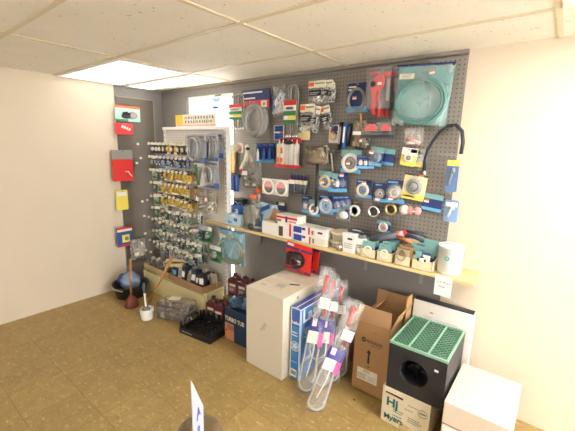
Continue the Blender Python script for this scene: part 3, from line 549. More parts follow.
hang('carded_part', 'second yellow card with clear part behind the upper yellow card', 'carded part', (414,149,427,167), .04, lambda t,w,ht: carded(t,w,ht,YEL,[(0,1,0,.7,paint('a8a294')),(.1,.5,.1,.3,ORANGE)],'bar',GREYP,STEEL), tilt=.15)
hang('carded_part', 'teal topped navy card right of and below the large yellow card', 'carded part', (423,194,443,211), .05, bluec(None,None,None,True,(-.3,-.45)), 'blue carded flanges', tilt=.08)
hang('carded_part', 'pale blue card at the far right end of the wall with a yellow top', 'carded part', (446,160,458,192), .05, lambda t,w,ht: carded(t,w,ht,paint('5e7ba6'),[(0,1,0,.18,YEL)],'bar',GREYP,blister=False))
hang('carded_part', 'lower pale blue card at the far right end of the wall', 'carded part', (444,200,458,222), .05, lambda t,w,ht: carded(t,w,ht,paint('7d9bc0'),[(.1,.9,.1,.3,WHITE)],'bar',WS,blister=False))
# items low on the wall board over the shelf
hang('carded_part', 'little navy box-card standing over the left bin on the shelf', 'carded part', (276,202,285.5,210), .03, lambda t,w,ht: carded(t,w,ht,NAVY,[(.3,.9,.05,.4,CREAM)],None,None))
hang('sealant_stick', 'clear stick with orange cap above the blue bag on the shelf', 'stick', (256,186,262,208), .05, lambda t,w,ht: (MB().lathe([(w*.25,-ht),(w*.25,-ht*.2)],CLEAR2,10).build('tube',t), MB().lathe([(w*.4,-ht*.3),(w*.4,-ht*.02),(w*.1,0)],ORANGE,10).build('cap',t)), 'orange capped sticks')
hang('sealant_stick', 'lower clear stick with orange cap left of its taller twin', 'stick', (251,194,257,209), .06, lambda t,w,ht: (MB().lathe([(w*.25,-ht),(w*.25,-ht*.2)],CLEAR2,10).build('tube',t), MB().lathe([(w*.4,-ht*.3),(w*.4,-ht*.02),(w*.1,0)],ORANGE,10).build('cap',t)), 'orange capped sticks')
# ------------------------------------------------------------------ left wall goods (face +X)
def lhang(name, label, cat, bb, off, fn, group=None):
    X = LX+.008+off; a = Px((bb[0]+bb[2])/2, bb[1], X); c = Px((bb[0]+bb[2])/2, bb[3], X); l = Px(bb[0], (bb[1]+bb[3])/2, X); r = Px(bb[2], (bb[1]+bb[3])/2, X)
    t = thing(name, label, cat, ((X, (l.y+r.y)/2, a.z)), (0,0,PI/2), group); fn(t, r.y-l.y, a.z-c.z)
    k = thing('peg_hook', 'wire hook for the '+label, 'hook', (LX+.008, (l.y+r.y)/2, a.z-.011), (0,0,PI/2), 'hooks on the left wall board')
    MB().tube([(0,0,.008),(0,-.004,.008),(0,-.008,0),(0,-off-.03,0),(0,-off-.034,.006)], .0023, WIRE, 6).build('wire', k)
def glovecard(t,w,ht):
    card_mesh(w,ht,paint('a9cbbb'),[(0,1,0,.16,ORANGE),(0,.5,.86,1,GREEN)],.004).build('card',t)
    b = MB()
    for i in range(4): b.tube([(-w*.05+i*w*.09-w*.1,-.012,-ht*.55),(-w*.1+i*w*.12-w*.1,-.014,-ht*.38-.01*abs(i-1))], w*.05, BLACK, 8)
    b.blob((-w*.08,-.012,-ht*.66),(w*.2,.014,ht*.17),BLACK,.05).build('dark_glove',t)
    MB().blob((w*.18,-.014,-ht*.58),(w*.17,.016,ht*.26),paint('9a8f86'),.08).build('grey_glove',t)
lhang('glove_card','mint card with orange top showing dark gloves on the left wall','glove card',(115,106,140,121.5),.04,glovecard)
def redsign(t,w,ht):
    b = card_mesh(w,ht,RED,[],.003); r = random.Random(w)
    for k in range(4): b.box((w*(-.1+.13*k),-.003,-ht*(.3+.08*k)),(w*.09,.002,ht*.22),WHITE,rot=(0,.4,0))
    b.build('card',t)
lhang('red_card','small red and white card under the mint glove card','card',(115,123,133,134.5),.05,redsign)
def redtall(t,w,ht):
    card_mesh(w,ht,RED,[(0,1,0,.3,paint('8a8680'))],.004).build('card',t)
    MB().tube([(w*.1,-.005,-ht*.7),(w*.25,-.005,-ht*.7),(w*.3,-.005,-ht*.78),(w*.42,-.005,-ht*.86)],.006,WHITE,6).build('white_arrow',t)
lhang('red_card','tall red card with a white arrow mark at the left edge','card',(112,150,133,181),.05,redtall)
lhang('yellow_card','yellow strip card low on the left wall','card',(116,190,128,210),.03,lambda t,w,ht: card_mesh(w,ht,YEL,[(.1,.9,.1,.3,WHITE)],.004).build('card',t))
def bluepack(t,w,ht):
    card_mesh(w,ht,paint('2a4f8c'),[(0,1,0,.1,RED),(0,1,.1,.22,CREAM),(.3,.8,.4,.8,YEL),(0,1,.9,1,RED)],.02).build('packet',t); MB().blob((w*.1,-.014,-ht*.6),(w*.14,.008,ht*.12),paint('6d8f57'),.1).build('picture',t)
lhang('seed_packet','blue packet with red edges and a yellow picture above the plunger','packet',(117,227,132,246),.05,bluepack)
def glovebag(t,w,ht):
    b = MB()
    for i in range(6): b.blob((random.uniform(-.25,.25)*w,-.01,-ht*random.uniform(.35,.85)),(w*.2,.02,ht*.13),random.choice([CREAM,WHITE,paint('b9b2a4')]),.1,1)
    b.build('white_gloves',t); bag(t,w,ht,.07,CLEAR2,amp=.35)
lhang('glove_bag','bag of crumpled white gloves hanging above the plunger handle','bag',(130,238,147,259),.09,glovebag)
# ------------------------------------------------------------------ the white display rack
RX0, RX1, RY, RZ, DY, DZ = -3.50, -2.38, 2.13, 1.75, 1.885, .235
t = thing('display_rack','white perforated display rack standing in front of the bright window','display rack',((RX0+RX1)/2,RY,0)); w = RX1-RX0; PX0 = .14
RACKW = pegboard_mat('rack_panel', 0, h('d8d1c5'), h('8d857a'), .0254, .16)
MB().box((PX0/2,.004,(RZ+DZ)/2),(w-.06-PX0,.006,RZ-DZ-.01),RACKW).build('back_panel',t)
for s in (-1,1):
    sx = w/2-.015 if s > 0 else -w/2+.015+PX0; b = MB(); b.box((sx,.02,(RZ-.02)/2),(.03,.05,RZ-.02),WHITE)
    for k in range(32): b.box((sx,-.0055,.3+k*.045),(.006,.002,.022),paint('6e675c'))
    b.build('upright',t)
MB().box((PX0/2,.012,RZ-.01),(w-PX0,.06,.03),WHITE,bevel=.004).build('top_cap',t)
deckm = paint('d9cb98',.5)
DR=.06; MB().box((-DR/2,(DY-RY)/2+.008,DZ-.012),(w-DR,RY-DY-.016,.024),deckm).build('base_deck',t)
MB().box((-DR/2,DY-RY+.01,(DZ-.026)/2),(w-DR,.02,DZ-.026),deckm).box((-w/2+.01,(DY-RY)/2+.02,(DZ-.026)/2),(.02,RY-DY-.04,DZ-.028),deckm).box((w/2-.01-DR,(DY-RY)/2+.02,(DZ-.026)/2),(.02,RY-DY-.04,DZ-.028),deckm).build('kick_panel',t)
# sign standing on the rack
p, sw, sh = where(174,112.5,214,125,RY+.0); t = thing('rack_sign','yellow and white printed sign standing on top of the white rack','sign',(p.x,RY+.01,RZ+.006))
MB().box((0,0,sh/2),(sw,.006,sh),CREAM).box((-sw*.4,-.0035,sh*.58),(sw*.2,.002,sh*.84),paint('e2bd3c')).box((0,-.0035,sh*.1),(sw,.002,sh*.08),PINK).build('panel',t)
PUR = paint('4d478c'); r = random.Random(4); pan = t.children[0]
for row in range(2):
    x = -sw*.26; b = MB()
    while x < sw*.42:
        ww_ = sw*r.uniform(.025,.06)
        b.box((x+ww_/2,-.0036,sh*(.72-.32*row)),(ww_*.35,.002,sh*r.uniform(.16,.26)),PUR); b.box((x+ww_*.7,-.0036,sh*(.72-.32*row+r.uniform(-.07,.07))),(ww_*.5,.002,sh*.06),PUR); x += ww_*1.35
    b.build('purple_print',pan)
def copy_tree(o, loc, parent=None):
    c = o.copy(); COL.objects.link(c)
    if parent: c.parent = parent
    if loc is not None: c.location = loc
    for ch in o.children: copy_tree(ch, None, c)
    return c
ORD = ['first','second','third','fourth','fifth','sixth','seventh','eighth','ninth','tenth','eleventh','twelfth','thirteenth','fourteenth','fifteenth','sixteenth']
TAG = paint('d9d0bc')
rk = hook(RY, 0, 0, .195, 'x', None, TAG, WHITEWIRE); rk.name = 'rack_hook'
protos = {}
def proto(key, w, ht, base, bands, kind, m, m2=None):
    t = thing('carded_fitting','x','carded fitting',(0,0,-5)); carded(t,w,ht,base,bands,kind,m,m2,blister=False,cz=-.58,pname='fitting'); protos[key] = t
proto('a',.055,.105,paint('3a3a3c'),[(0,1,0,.2,CREAM)],'fit',CREAM,BRASS); proto('b',.055,.105,paint('232b44'),[(0,1,0,.18,WHITE)],'disc',WS,BRASS)
proto('c',.06,.10,paint('2f476e'),[(0,1,0,.2,paint('7f94a8')),(.1,.6,.75,.9,WHITE)],'fit',STEEL,BLACK); proto('d',.055,.1,NAVY,[(0,1,.7,1,SKY)],'ring',STEEL)
proto('e',.05,.105,paint('d4b13a'),[(0,1,0,.28,paint('4a3040')),(0,1,.85,1,WHITE)],'fit',BRASS,YEL); proto('f',.05,.105,paint('d9bb50'),[(0,1,0,.25,paint('3b3b40'))],'bar',STEEL,BRASS)
proto('g',.055,.11,paint('3c6b4c'),[(0,1,0,.25,WHITE)],'fit',STEEL,GREYP); proto('h',.055,.11,paint('9fae9c'),[(0,1,0,.2,WHITE),(.2,.8,.7,.9,GREEN)],'fit',GREYP,STEEL)
tb = thing('bagged_fitting','x','bagged fitting',(0,0,-5)); MB().cyl((0,-.01,-.09),(0,-.01,-.04),.012,GREYP).cyl((-.02,-.01,-.065),(.02,-.01,-.065),.009,STEEL).build('fitting',tb); MB().pillow(.06,.11,.03,CLEAR2,.25,5,7).build('bag',tb); card_mesh(.055,.025,WHITE,[],.003).build('header_card',tb); protos['i'] = tb
DESC = {'a':'cream fitting on a dark card','b':'round white fitting on a navy card','c':'steel fitting on a blue card','d':'ring fitting on a navy card','e':'yellow carded brass fitting','f':'yellow carded steel fitting','g':'green carded fitting','h':'grey-green carded fitting','i':'clear bagged grey fitting'}
ROWS = ['bbaaeaeaaa','gccddcdccd','hgceffeefe','ghfefeefee','hgeefefeef','ghcghigchhgi','igchhgciighc','chigihcghigh','ihgcihiighch']
rr = random.Random(11)
for k, pat in enumerate(ROWS):
    for j, key in enumerate(pat):
        x = -3.325+.0655*j + (0 if k < 4 else rr.uniform(-.008,.008)); z = 1.585-.131*k + (0 if k < 4 else rr.uniform(-.018,.018))
        if x > RX1-.05: continue
        hk = copy_tree(rk, (x, RY, z)); hk['label'] = 'white tagged hook, %s from the left in the %s row on the rack' % (ORD[j], ORD[k]); hk['group'] = 'tagged hooks on the white rack'
        for q in range(2):
            if (k >= 5 and rr.random() < .15) or (q and rr.random() < .2): continue
            f_ = copy_tree(protos[key], (x, RY-(.155 if q == 0 else .085)+rr.uniform(-.012,.012), z-.0005+.009)); f_.rotation_euler = (0,rr.uniform(-.12,.12),rr.uniform(-.25,.25))
            f_['label'] = '%s %s, %s from left, %s rack row' % ('front' if q == 0 else 'rear', DESC[key], ORD[j], ORD[k]); f_['group'] = 'small fittings on the white rack'
def kill(o):
    for c in list(o.children): kill(c)
    bpy.data.objects.remove(o)
for o in protos.values(): kill(o)
kill(rk)
# hooks on the left wall board with price tags
for i,(px,py) in enumerate(((138,144),(141,158),(137,163),(142.5,201.5),(147.5,200),(144.5,216),(149,217),(145.5,233.5),(142,243),(150,240),(151,252),(146,250))):
    X = LX+.13; q = Px(px,py,X); t = thing('peg_hook','empty price-tagged hook on the left wall, %s from the top' % ORD[i],'hook',(LX+.008,q.y,q.z),(0,0,PI/2),'tagged hooks on the left wall')
    MB().tube([(0,0,.008),(0,-.004,.008),(0,-.008,0),(0,-.115,0)],.0023,WIRE,6).build('wire',t); MB().box((0,-.119,0),(.026,.003,.022),TAG,rot=(-.2,0,0)).build('price_tag',t)
# large blister packs at the right of the rack
def coilpack(t,w,ht):
    card_mesh(w,ht,paint('9a9fae'),[(0,1,0,.22,paint('b9b6bd')),(.55,.95,.2,.25,RED),(0,1,.8,1,BLUE),(.05,.9,.06,.16,paint('6a5f66'))],.004).build('card',t)
    b = MB()
    for k in range(4): b.ring((-.01*k*w,-.012-.009*k,-ht*.52),w*(.31-.045*(k%2)),.008,STEEL if k%2 else GREYP,squash=1.35,seg=32)
    b.build('steel_coil',t); MB().pillow(w,ht*.9,.07,CLEAR,.15,z0=-ht*.06).build('blister_film',t,(0,-.02,0))
def rhang(name,label,cat,bb,off,fn,group=None,**k): return hang(name,label,cat,bb,off,fn,group,base=RY,**k)
rhang('coil_pack','large blister of steel coil, left one of the upper pair on the white rack','coil pack',(187,134,206,163),.165,coilpack,'steel coil blisters',n=2,back=.09,dx=.05,blabel='steel coil blister tucked behind the left upper one on the rack')
rhang('coil_pack','blister of steel coil nearest the rack upright, right one of the upper pair','coil pack',(210,133,223,158),.035,coilpack,'steel coil blisters')
rhang('coil_pack','lower blister of steel coil on the right side of the white rack','coil pack',(204,161,219,188),.13,coilpack,'steel coil blisters')
rhang('carded_part','white card with a green stripe left of the lower steel coil blister','carded part',(194,161,204,186),.14,lambda t,w,ht: carded(t,w,ht,WHITE,[(0,.3,.1,.95,GREEN),(.4,.9,.3,.5,CREAM)],'bar',GREYP,STEEL,blister=False),tilt=-.2)
rhang('fitting_bag','grey bag of dark fittings below the lower steel coil blister','bagged fitting',(198,189,209,212),.13,greybag)
rhang('fitting_bag','second grey bag of dark fittings beside the rack upright','bagged fitting',(207,190,217,212),.12,greybag)
def greencard(t,w,ht): carded(t,w,ht,GREEN,[(0,1,0,.25,WHITE),(.3,.7,.4,.9,paint('1d3526'))],'fit',GREYP,STEEL,blister=False)
for lab,bb in (('green card alone below the yellow fittings on the rack',(184,224,191,234)),('left green card of the pair under the shelf end',(199,226,206,241)),('right green card of the pair under the shelf end',(205,227,212,242)),('green card with white bag lowest at the rack upright',(210,246,221,262))): rhang('carded_part',lab,'carded part',bb,.1,greencard,'green carded parts on the rack')
# item hung on the wall over the window
def winbag(t,w,ht):
    MB().blob((0,-.02,-ht*.35),(w*.4,.025,ht*.2),paint('a9c4c9'),.1).blob((-w*.1,-.02,-ht*.85),(w*.3,.03,ht*.12),BLUE,.1).box((0,0,-ht*.08),(w*.5,.01,ht*.1),BLACK).build('pump_part',t); bag(t,w,ht,.06,CLEAR,amp=.25)
hang('printed_bag','clear bag with blue part hanging in front of the bright window','bag',(213,94,223,110),.08,winbag,base=WY)
# pale blue hose bag under the shelf
p,w,ht = where(219,230,243,263,SFY-.03); t = thing('hose_bag','pale blue bag with a coiled hose hanging under the left shelf end','bagged hose',p)
hosebag(t,w,ht,BLUEF,paint('8d8a76',.4),SKY,paint('2f5d94'),5,-.62,.47)
for k,dx in enumerate((-.045,.0)):
    q = thing('shelf_clip',['left','right'][k]+' white clip holding the pale blue hose bag to the shelf','clip',(p.x+dx,SFY-.012,SH-.02)); MB().box((0,-.006,0),(.016,.004,.05),WHITE).box((0,.0,-.03),(.016,.016,.005),WHITE).build('clip_body',q)
# ------------------------------------------------------------------ goods on the shelf
def sp(bb, y, z=SH):
    a = Py((bb[0]+bb[2])/2, bb[1], y); l = Py(bb[0], bb[3], y); r = Py(bb[2], bb[3], y)
    return Vector(((l.x+r.x)/2, y, z)), r.x-l.x, a.z-z
def shelf(name,label,cat,bb,y,fn,group=None,z=SH,yaw=0,ht=None):
    p,w,h_ = sp(bb,y,z); t = thing(name,label,cat,p,(0,0,yaw),group); fn(t,w,ht or h_); return p.z+(ht or h_)
def boxpack(m,d,bands=(),top=None,lid=True):
    def fn(t,w,ht):
        b = MB().box((0,d/2,ht/2),(w,d,ht),m,bevel=.002)
        for (u0,u1,v0,v1,mm) in bands: b.box(((u0+u1-1)/2*w,-.0006,(v0+v1)/2*ht),((u1-u0)*w,.0012,(v1-v0)*ht),mm)
        b.build('box_body',t)
        if top: MB().box((0,d/2,ht+.0006),(w*.7,d*.5,.001),top).build('top_label',t)
    return fn
def openbin(m,d,items,seed=1,thick=.004):
    def fn(t,w,ht):
        b = MB().box((0,d/2,thick/2),(w,d,thick),m).box((0,thick/2,ht/2),(w,thick,ht),m).box((0,d-thick/2,ht*.75),(w,thick,ht*1.5),m)
        for s in (-1,1): b.prism([(0,0)]*0 or [(-d/2,0),(d/2,0),(d/2,ht*1.5),(-d/2,ht)],-thick/2,thick/2,m) if False else b.box((s*(w/2-thick/2),d/2,ht*.55),(thick,d-2*thick,ht*1.1),m)
        b.build('bin',t)
    return fn
def goods(name,label,cat,loc,size,fn,rot=(0,0,0),group=None): t = thing(name,label,cat,loc,rot,group); fn(t,*size); return t
shelf('cardboard_box','plain little brown box at the left end of the shelf','box',(223,206,232,216.5),2.2,boxpack(KRAFT,.09))
def softpack(m1,m2,d,stripes=3,sk=0):
    def fn(t,w,ht):
        b = MB().lump((0,d/2,ht*.5),(w,d,ht),m1,.09); b.build('wrapper',t)
        b = MB()
        for k in range(stripes): b.lump(((k-(stripes-1)/2)*w*.3,.004,ht*(.35+.25*((k+sk)%2))),(w*.24,.014,ht*.3),m2,.15)
        b.build('printed_patch',t)
    return fn
shelf('soft_pack','white and blue soft pack lying at the left shelf edge','packet',(225,215,241,223.5),2.115,softpack(paint('b9d2dc'),BLUE,.08,2))
zt = shelf('soft_pack','bright blue pack with white corners behind the left shelf edge','packet',(231,205,247,217),2.21,softpack(BLUE,paint('d9e4ea'),.075,2,1))
shelf('black_gadget','black boxy gadget with two round eyes on top of the blue pack','gadget',(233,199,243,206.5),2.22,lambda t,w,ht: (MB().box((0,.03,ht/2),(w,.06,ht),BLACK,bevel=.006).build('body',t), [MB().ring((x*w,-.002,ht*.5),ht*.25,.004,GREYP).build('lens_ring',t) for x in (-.22,.22)]), z=SH+.105)
shelf('fitting_bag','grey crumpled bag slumped on the shelf beside the blue packs','bag',(243,205,255,224),2.12,lambda t,w,ht: (MB().lump((0,.05,ht*.45),(w*.9,.11,ht*.9),paint('8b8a80'),.14,.5).build('grey_contents',t), MB().lump((0,.05,ht*.48),(w*1.02,.125,ht*.98),SMOKE,.14,.4).build('bag',t), MB().blob((w*.2,-.012,ht*.15),(w*.25,.02,ht*.14),paint('3a3835'),.1).build('dark_fitting',t)))
def bigblue(t,w,ht):
    MB().lump((0,.045,ht*.47),(w*.95,.09,ht*.95),paint('b7ccd4'),.1,.3).build('wrapper',t)
    MB().box((-w*.18,-.012,ht*.38),(w*.46,.006,ht*.44),paint('2f86c8'),rot=(-.1,.08,0)).box((w*.05,-.004,ht*.78),(w*.7,.006,ht*.16),BLUE,rot=(-.2,-.45,0)).build('blue_panel',t)
    MB().box((-w*.08,-.017,ht*.42),(w*.13,.003,ht*.14),WHITE).box((-w*.08,-.019,ht*.45),(w*.1,.002,ht*.05),ORANGE).build('price_sticker',t)
shelf('soft_pack','large pale blue wrapped pack with blue panel left of the white bin','packet',(253,203,272,222),2.2,bigblue)
shelf('pipe_piece','grey plastic pipe pieces lying in front of the pale blue pack','pipe',(248,221,263,228),2.11,lambda t,w,ht: MB().tube([(-w*.5,.02,ht*.3),(0,.01,ht*.35),(w*.45,.03,ht*.4)],.012,paint('8d9298'),10).cyl((w*.2,0,.013),(w*.48,.02,.013),.013,paint('55606a')).build('pipe_body',t))
def whitebin(t,w,ht):
    b = MB(); th=.003; d=.08
    b.box((0,d/2,th/2),(w,d,th),WHITE).box((0,th/2,ht/2),(w,th,ht),WHITE).box((0,d-th/2,ht/2),(w,th,ht),WHITE)
    for s in (-1,1): b.box((s*(w/2-th/2),d/2,ht/2),(th,d-2*th,ht),WHITE)
    b.build('bin',t); MB().prism([(-w*.45,ht),(w*.42,ht),(w*.38,ht*1.75),(-.1*w,ht*1.95)],d-.003,d+.001,KRAFT).build('kraft_flap',t)
shelf('parts_bin','open white parts bin with a kraft flap behind it','bin',(262,222,277,234.5),2.105,whitebin)
shelf('goods_pile','kraft packet standing in the white parts bin','packet',(264,220,275,233),2.125,boxpack(paint('c9b78f'),.035),z=SH+.004)
zt = shelf('carton','white carton with a cut window and red corner, bottom of the red stack','box',(277,223,291,237),2.105,boxpack(WHITE,.13,[(.12,.42,.1,.75,paint('4a4136')),(.86,1,.2,1,RED)]))
shelf('carton','red striped white carton on top of the cut-window carton','box',(276,214,297,226),2.115,boxpack(WHITE,.12,[(0,1,.55,.85,RED),(.0,.25,.1,.4,paint('8c7a6a')),(.45,.55,.1,.9,NAVY),(.6,.95,.15,.4,PINK)]),z=zt,ht=.06)
shelf('carton','brown edged carton behind the red and white stack','box',(290,211,311,222),2.225,boxpack(KRAFTD,.07,[(.0,.2,.3,.9,WHITE)]),ht=.11)
bb_ = [(.06,.5,.1,.88,paint('27419c')),(.52,.7,.55,.85,paint('27419c')),(.78,.95,.15,.8,WHITE)]
zt = shelf('carton','blue and white carton, bottom of the left pair behind the white cartons','box',(292.5,228,311,239.5),2.11,boxpack(WHITE,.13,bb_),ht=.062)
shelf('carton','blue and white carton, top of the left pair','box',(292.5,219,311,229),2.112,boxpack(WHITE,.13,bb_),z=zt,ht=.062)
zt = shelf('carton','white carton with red edge, bottom of the right pair','box',(309,233,326,243.5),2.108,boxpack(paint('e6dfcf'),.11,[(0,.08,0,1,RED),(.15,.4,.3,.7,CREAM),(.2,.3,.2,.8,GREYP)]),ht=.056)
shelf('carton','white carton with red edge and blue mark, top of the right pair','box',(308,224,326,234),2.11,boxpack(WHITE,.11,[(0,.1,.2,1,RED),(.14,.38,.2,.8,CREAM),(.55,.8,.5,.7,NAVY),(.2,.3,.3,.7,RED)],paint('d6cfc0')),z=zt,ht=.07)
def tubpair(t,w,ht): MB().lathe([(w*.4,0),(w*.44,ht*.75)],paint('b9b09c'),24,Matrix.Translation((0,w*.5,0))).build('tub',t); MB().lathe([(w*.5,ht*.75),(w*.5,ht*.97),(w*.46,ht)],paint('ddd0b0'),24,Matrix.Translation((0,w*.5,0))).build('lid',t)
zt = shelf('round_tub','lower round grey tub under the lidded tub on the shelf','tub',(326,237,344,246),2.12,tubpair,ht=.055)
shelf('round_tub','round tub with a wide cream lid on top of the lower tub','tub',(326.5,227,345,237),2.12,tubpair,z=zt,ht=.068)
shelf('steel_cup','small steel cup standing in front of the round tubs','cup',(334.5,240,341,249),2.098,lambda t,w,ht: MB().lathe([(w*.42,0),(w*.5,ht),(w*.45,ht),(w*.38,.003),(0,.003)],STEEL,18,Matrix.Translation((0,w*.5,0))).build('cup',t),ht=.045)
def tubcard(t,w,ht):
    b = MB(); d=.07
    a = [(-w*.42,0),(w*.42,0),(w*.5,ht),(-w*.5,ht)]; b.prism(a,0,d,WHITE); b.build('carton',t)
    b = MB(); b.box((w*.1,-.001,ht*.72),(w*.36,.002,ht*.09),BLACK); scribble(b,-w*.34,ht*.22,w*.34,ht*.52,3,GREYP,-.001,9); b.build('printed_text',t)
zt = shelf('white_carton','white flaring carton with black print right of the round tubs','carton',(341.5,233,354.5,251),2.105,tubcard)
shelf('white_bottle','squat white bottle with grey print beside the flaring carton','bottle',(354,236,364,251.5),2.12,lambda t,w,ht: (MB().lathe([(w*.44,0),(w*.48,ht*.15),(w*.48,ht*.7),(w*.36,ht*.86)],WHITE,20,Matrix.Translation((0,w*.5,0))).build('body',t), MB().lathe([(w*.38,ht*.86),(w*.38,ht*.98),(0,ht)],paint('6d6a66'),20,Matrix.Translation((0,w*.5,0))).build('cap',t), MB().box((0,.001,ht*.5),(w*.5,.003,ht*.06),GREYP).box((0,.001,ht*.4),(w*.4,.003,ht*.04),GREYP).build('print',t)))
shelf('dark_pouch','flat dark blue pouch lying across the white carton and bottle','pouch',(347,231,364,236.5),2.13,lambda t,w,ht: MB().box((0,.04,.009),(w,.08,.018),paint('2c2f3d'),bevel=.006).box((0,.02,.0185),(w*.5,.02,.002),WHITE).build('pouch',t),z=zt,ht=.02)
for k,(bb,lab) in enumerate((((360,247,375.5,257.5),'leftmost cardboard bin of the four at the right of the shelf'),((376,249.5,392,261.5),'second cardboard bin from the left of the four on the shelf'),((393.5,253.5,410,266),'third cardboard bin from the left of the four on the shelf'),((411,257.5,432,270),'rightmost cardboard bin of the four beside the white bucket'))):
    p,w,ht = sp(bb,2.1); ht=.062; t = thing('parts_bin',lab,'bin',p,group='four cardboard bins'); b=MB(); d=.17; th=.004
    b.box((0,d/2,th/2),(w,d,th),BINC).box((0,th/2,ht/2),(w,th,ht),BINC).box((0,d-th/2,ht*.8),(w,th,ht*1.6),BINC)
    for s in (-1,1):
        v=[(0,0),(d,0),(d,ht*1.6),(d*.3,ht)  ,(0,ht)]; fa=[b.bm.verts.new((s*(w/2)-(th if s>0 else 0),y,z)) for y,z in v]; fb=[b.bm.verts.new((s*(w/2)+(0 if s>0 else th),y,z)) for y,z in v]
        fs=[b.bm.faces.new(fa),b.bm.faces.new(fb[::-1])]+[b.bm.faces.new((fa[i],fb[i],fb[(i+1)%5],fa[(i+1)%5])) for i in range(5)]; b._m(fs,BINC)
    b.build('bin',t)
    nm=['leftmost','second','third','rightmost'][k]
    for q in range(3):
        hh=[.105,.115,.12][q]; cw=w*.8; y=p.y+.03+.045*q
        c=thing('carded_part',['front','middle','rear'][q]+' card standing in the '+nm+' cardboard bin','carded part',(p.x+(q-1)*.006,y,SH+.005+hh),(-.22,0,0),'cards standing in the cardboard bins')
        if k==2: carded(c,cw,hh,paint('b79a62'),[(0,1,0,.1,KRAFTD)],'coil',GREYP,blister=False,cz=-.45)
        elif k==3 and q==0: carded(c,cw*.9,hh*.85,paint('35507a'),[(0,.4,0,.6,TEAL),(.5,1,.2,.8,CREAM)],'fit',WS,BLACK,blister=False)
        else: carded(c,cw,hh,paint('2a3566'),[(0,1,0,.45,TEAL),(.1,.4,.12,.16,BLACK)],'ring' if q==0 else None,WS,ORANGE,blister=False,cz=-.62,sc=.8)
        for ch in c.children: ch.location.z+=0
# things piled over the bins
q=Py(390,236,2.2); t=thing('wrapped_tube','dark wrapped tube with a red and white tip lying over the second bin','tube',q,(0,-.3,.15))
MB().tube([(-.14,0,-.01),(-.05,0,0),(.05,0,0)],[.022,.026,.024],paint('55555f',.3),12).build('tube_body',t); MB().tube([(.05,0,0),(.095,0,.004)],[.024,.02],PINK,12).cyl((.095,0,.004),(.11,0,.006),.02,RED).build('tip',t)
hang('carded_part','small teal card with a white ring hanging behind the second bin','carded part',(377,221,390.5,232),.06,bluec('ring',WS,ORANGE,True,None))
for k,(a,c,m,lab) in enumerate((((398,237),(412,243),paint('b5703f'),'brown wooden handle lying over the third bin'),((402,234),(424,241),paint('2b3a5c'),'dark blue handle lying behind the brown handle'),((406,231),(427,236),paint('3a4250'),'dark grey handle lying furthest back over the bins'))):
    A=Py(*a,2.18+.03*k); C_=Py(*c,2.17+.03*k); t=thing('tool_handle',lab,'tool',A); MB().tube([Vector(),(C_-A)*.5+Vector((0,0,.004)),C_-A],[.010,.013,.011],m,10).build('handle',t)
    if k: MB().box(((C_-A)*.6+Vector((0,-.004,-.016))),(.07,.012,.02),paint('c9b48a')).build('wooden_back',t)
t=thing('teal_packet','teal packet lying over the rightmost bin','packet',Py(424,246,2.2),(-.5,.05,0)); MB().box((0,0,0),(.2,.008,.10),TEAL,bevel=.003).build('packet',t); MB().box((-.02,-.0045,.0),(.05,.002,.012),paint('3d6d72')).build('print',t)
def bucket(t,w,ht):
    M_=Matrix.Translation((0,w*.5,0)); MB().lathe([(w*.44,0),(w*.48,ht*.12),(w*.5,ht*.92),(w*.52,ht*.93),(w*.52,ht),(w*.49,ht),(w*.46,ht*.1),(0,ht*.1)],paint('dfe2de',.35),32,M_).build('body',t)
    MB().tube([(-w*.5,w*.5,ht*.95),(-w*.3,w*.2,ht*1.08),(0,w*.1,ht*1.12),(w*.3,w*.2,ht*1.08),(w*.5,w*.5,ht*.95)],.003,STEEL,6).build('bail_handle',t)
    b=MB(); b.ring((0,0,0),w*.075,w*.022,paint('3f9c84'),seg=20); b.box((0,0,0),(w*.12,.006,w*.03),paint('3f9c84')); b.build('green_emblem',t,(-.02*w,w*.012,ht*.6))
shelf('bucket','white plastic bucket with green round emblem at the right of the shelf','bucket',(433,247,459,274),2.1,bucket)
p,w,ht=where(434.5,271.5,452,291.5,SFY-.006); t=thing('price_note','white handwritten paper note hanging from the right shelf edge','note',(p.x,SFY-.0006,SH-.002)); MB().box((0,0,-ht/2),(w,.0012,ht),WHITE).build('paper',t)
INK=paint('5a5f70'); text(t,'1/2 Price',w*.21,(-w*.42,-.0012,-ht*.36),FRONT,INK,'handwriting',shear=.3,sx=1.1); text(t,'Final',w*.2,(-w*.3,-.0012,-ht*.58),FRONT,INK,'handwriting',shear=.3,sx=1.1)
# ------------------------------------------------------------------ boxes on the floor
PRINT = paint('b9b0a0')
t = thing('white_appliance_box','large plain white carton with faint print, centre of the floor row','box',(-1.667,1.662,0)); w,d,ht=.343,.52,.606
ct_=MB().box((w/2,d/2,ht/2),(w,d,ht),paint('d9cdb8',.55,noise=.04,nscale=6),bevel=.003).build('carton',t)
MB().box((w*.5,d*.5,ht+.0008),(w*.98,.05,.0012),paint('e0d6c0')).build('tape',ct_)
b=MB(); r=random.Random(2)
for k in range(7): b.box((w*(.42+.055*k*.3+.03*(k%3)),-.0006,ht*(.52+.016*k)),(.012,.001,.02),PRINT,rot=(0,.8 if k%2 else -.8,0))
b.build('front_mark',ct_)
for (x,y,sx,sy) in ((.22,.1,.12,.02),(.2,.17,.14,.004),(.55,.2,.3,.004),(.55,.12,.26,.004),(.55,.16,.2,.05),(.7,.3,.16,.004),(.6,.4,.3,.004),(.3,.35,.2,.004)): MB().box((w*x,y,ht+.0015),(w*sx,sy,.001),PRINT).build('top_print',ct_)
MB().box((w*.74,.24,ht+.0018),(.075,.02,.001),BLACK,rot=(0,0,.5)).build('black_mark',ct_)
b=MB(); b.box((w+.0006,.16,ht*.93),(.001,.02,.02),GREYP); b.build('side_mark',ct_)
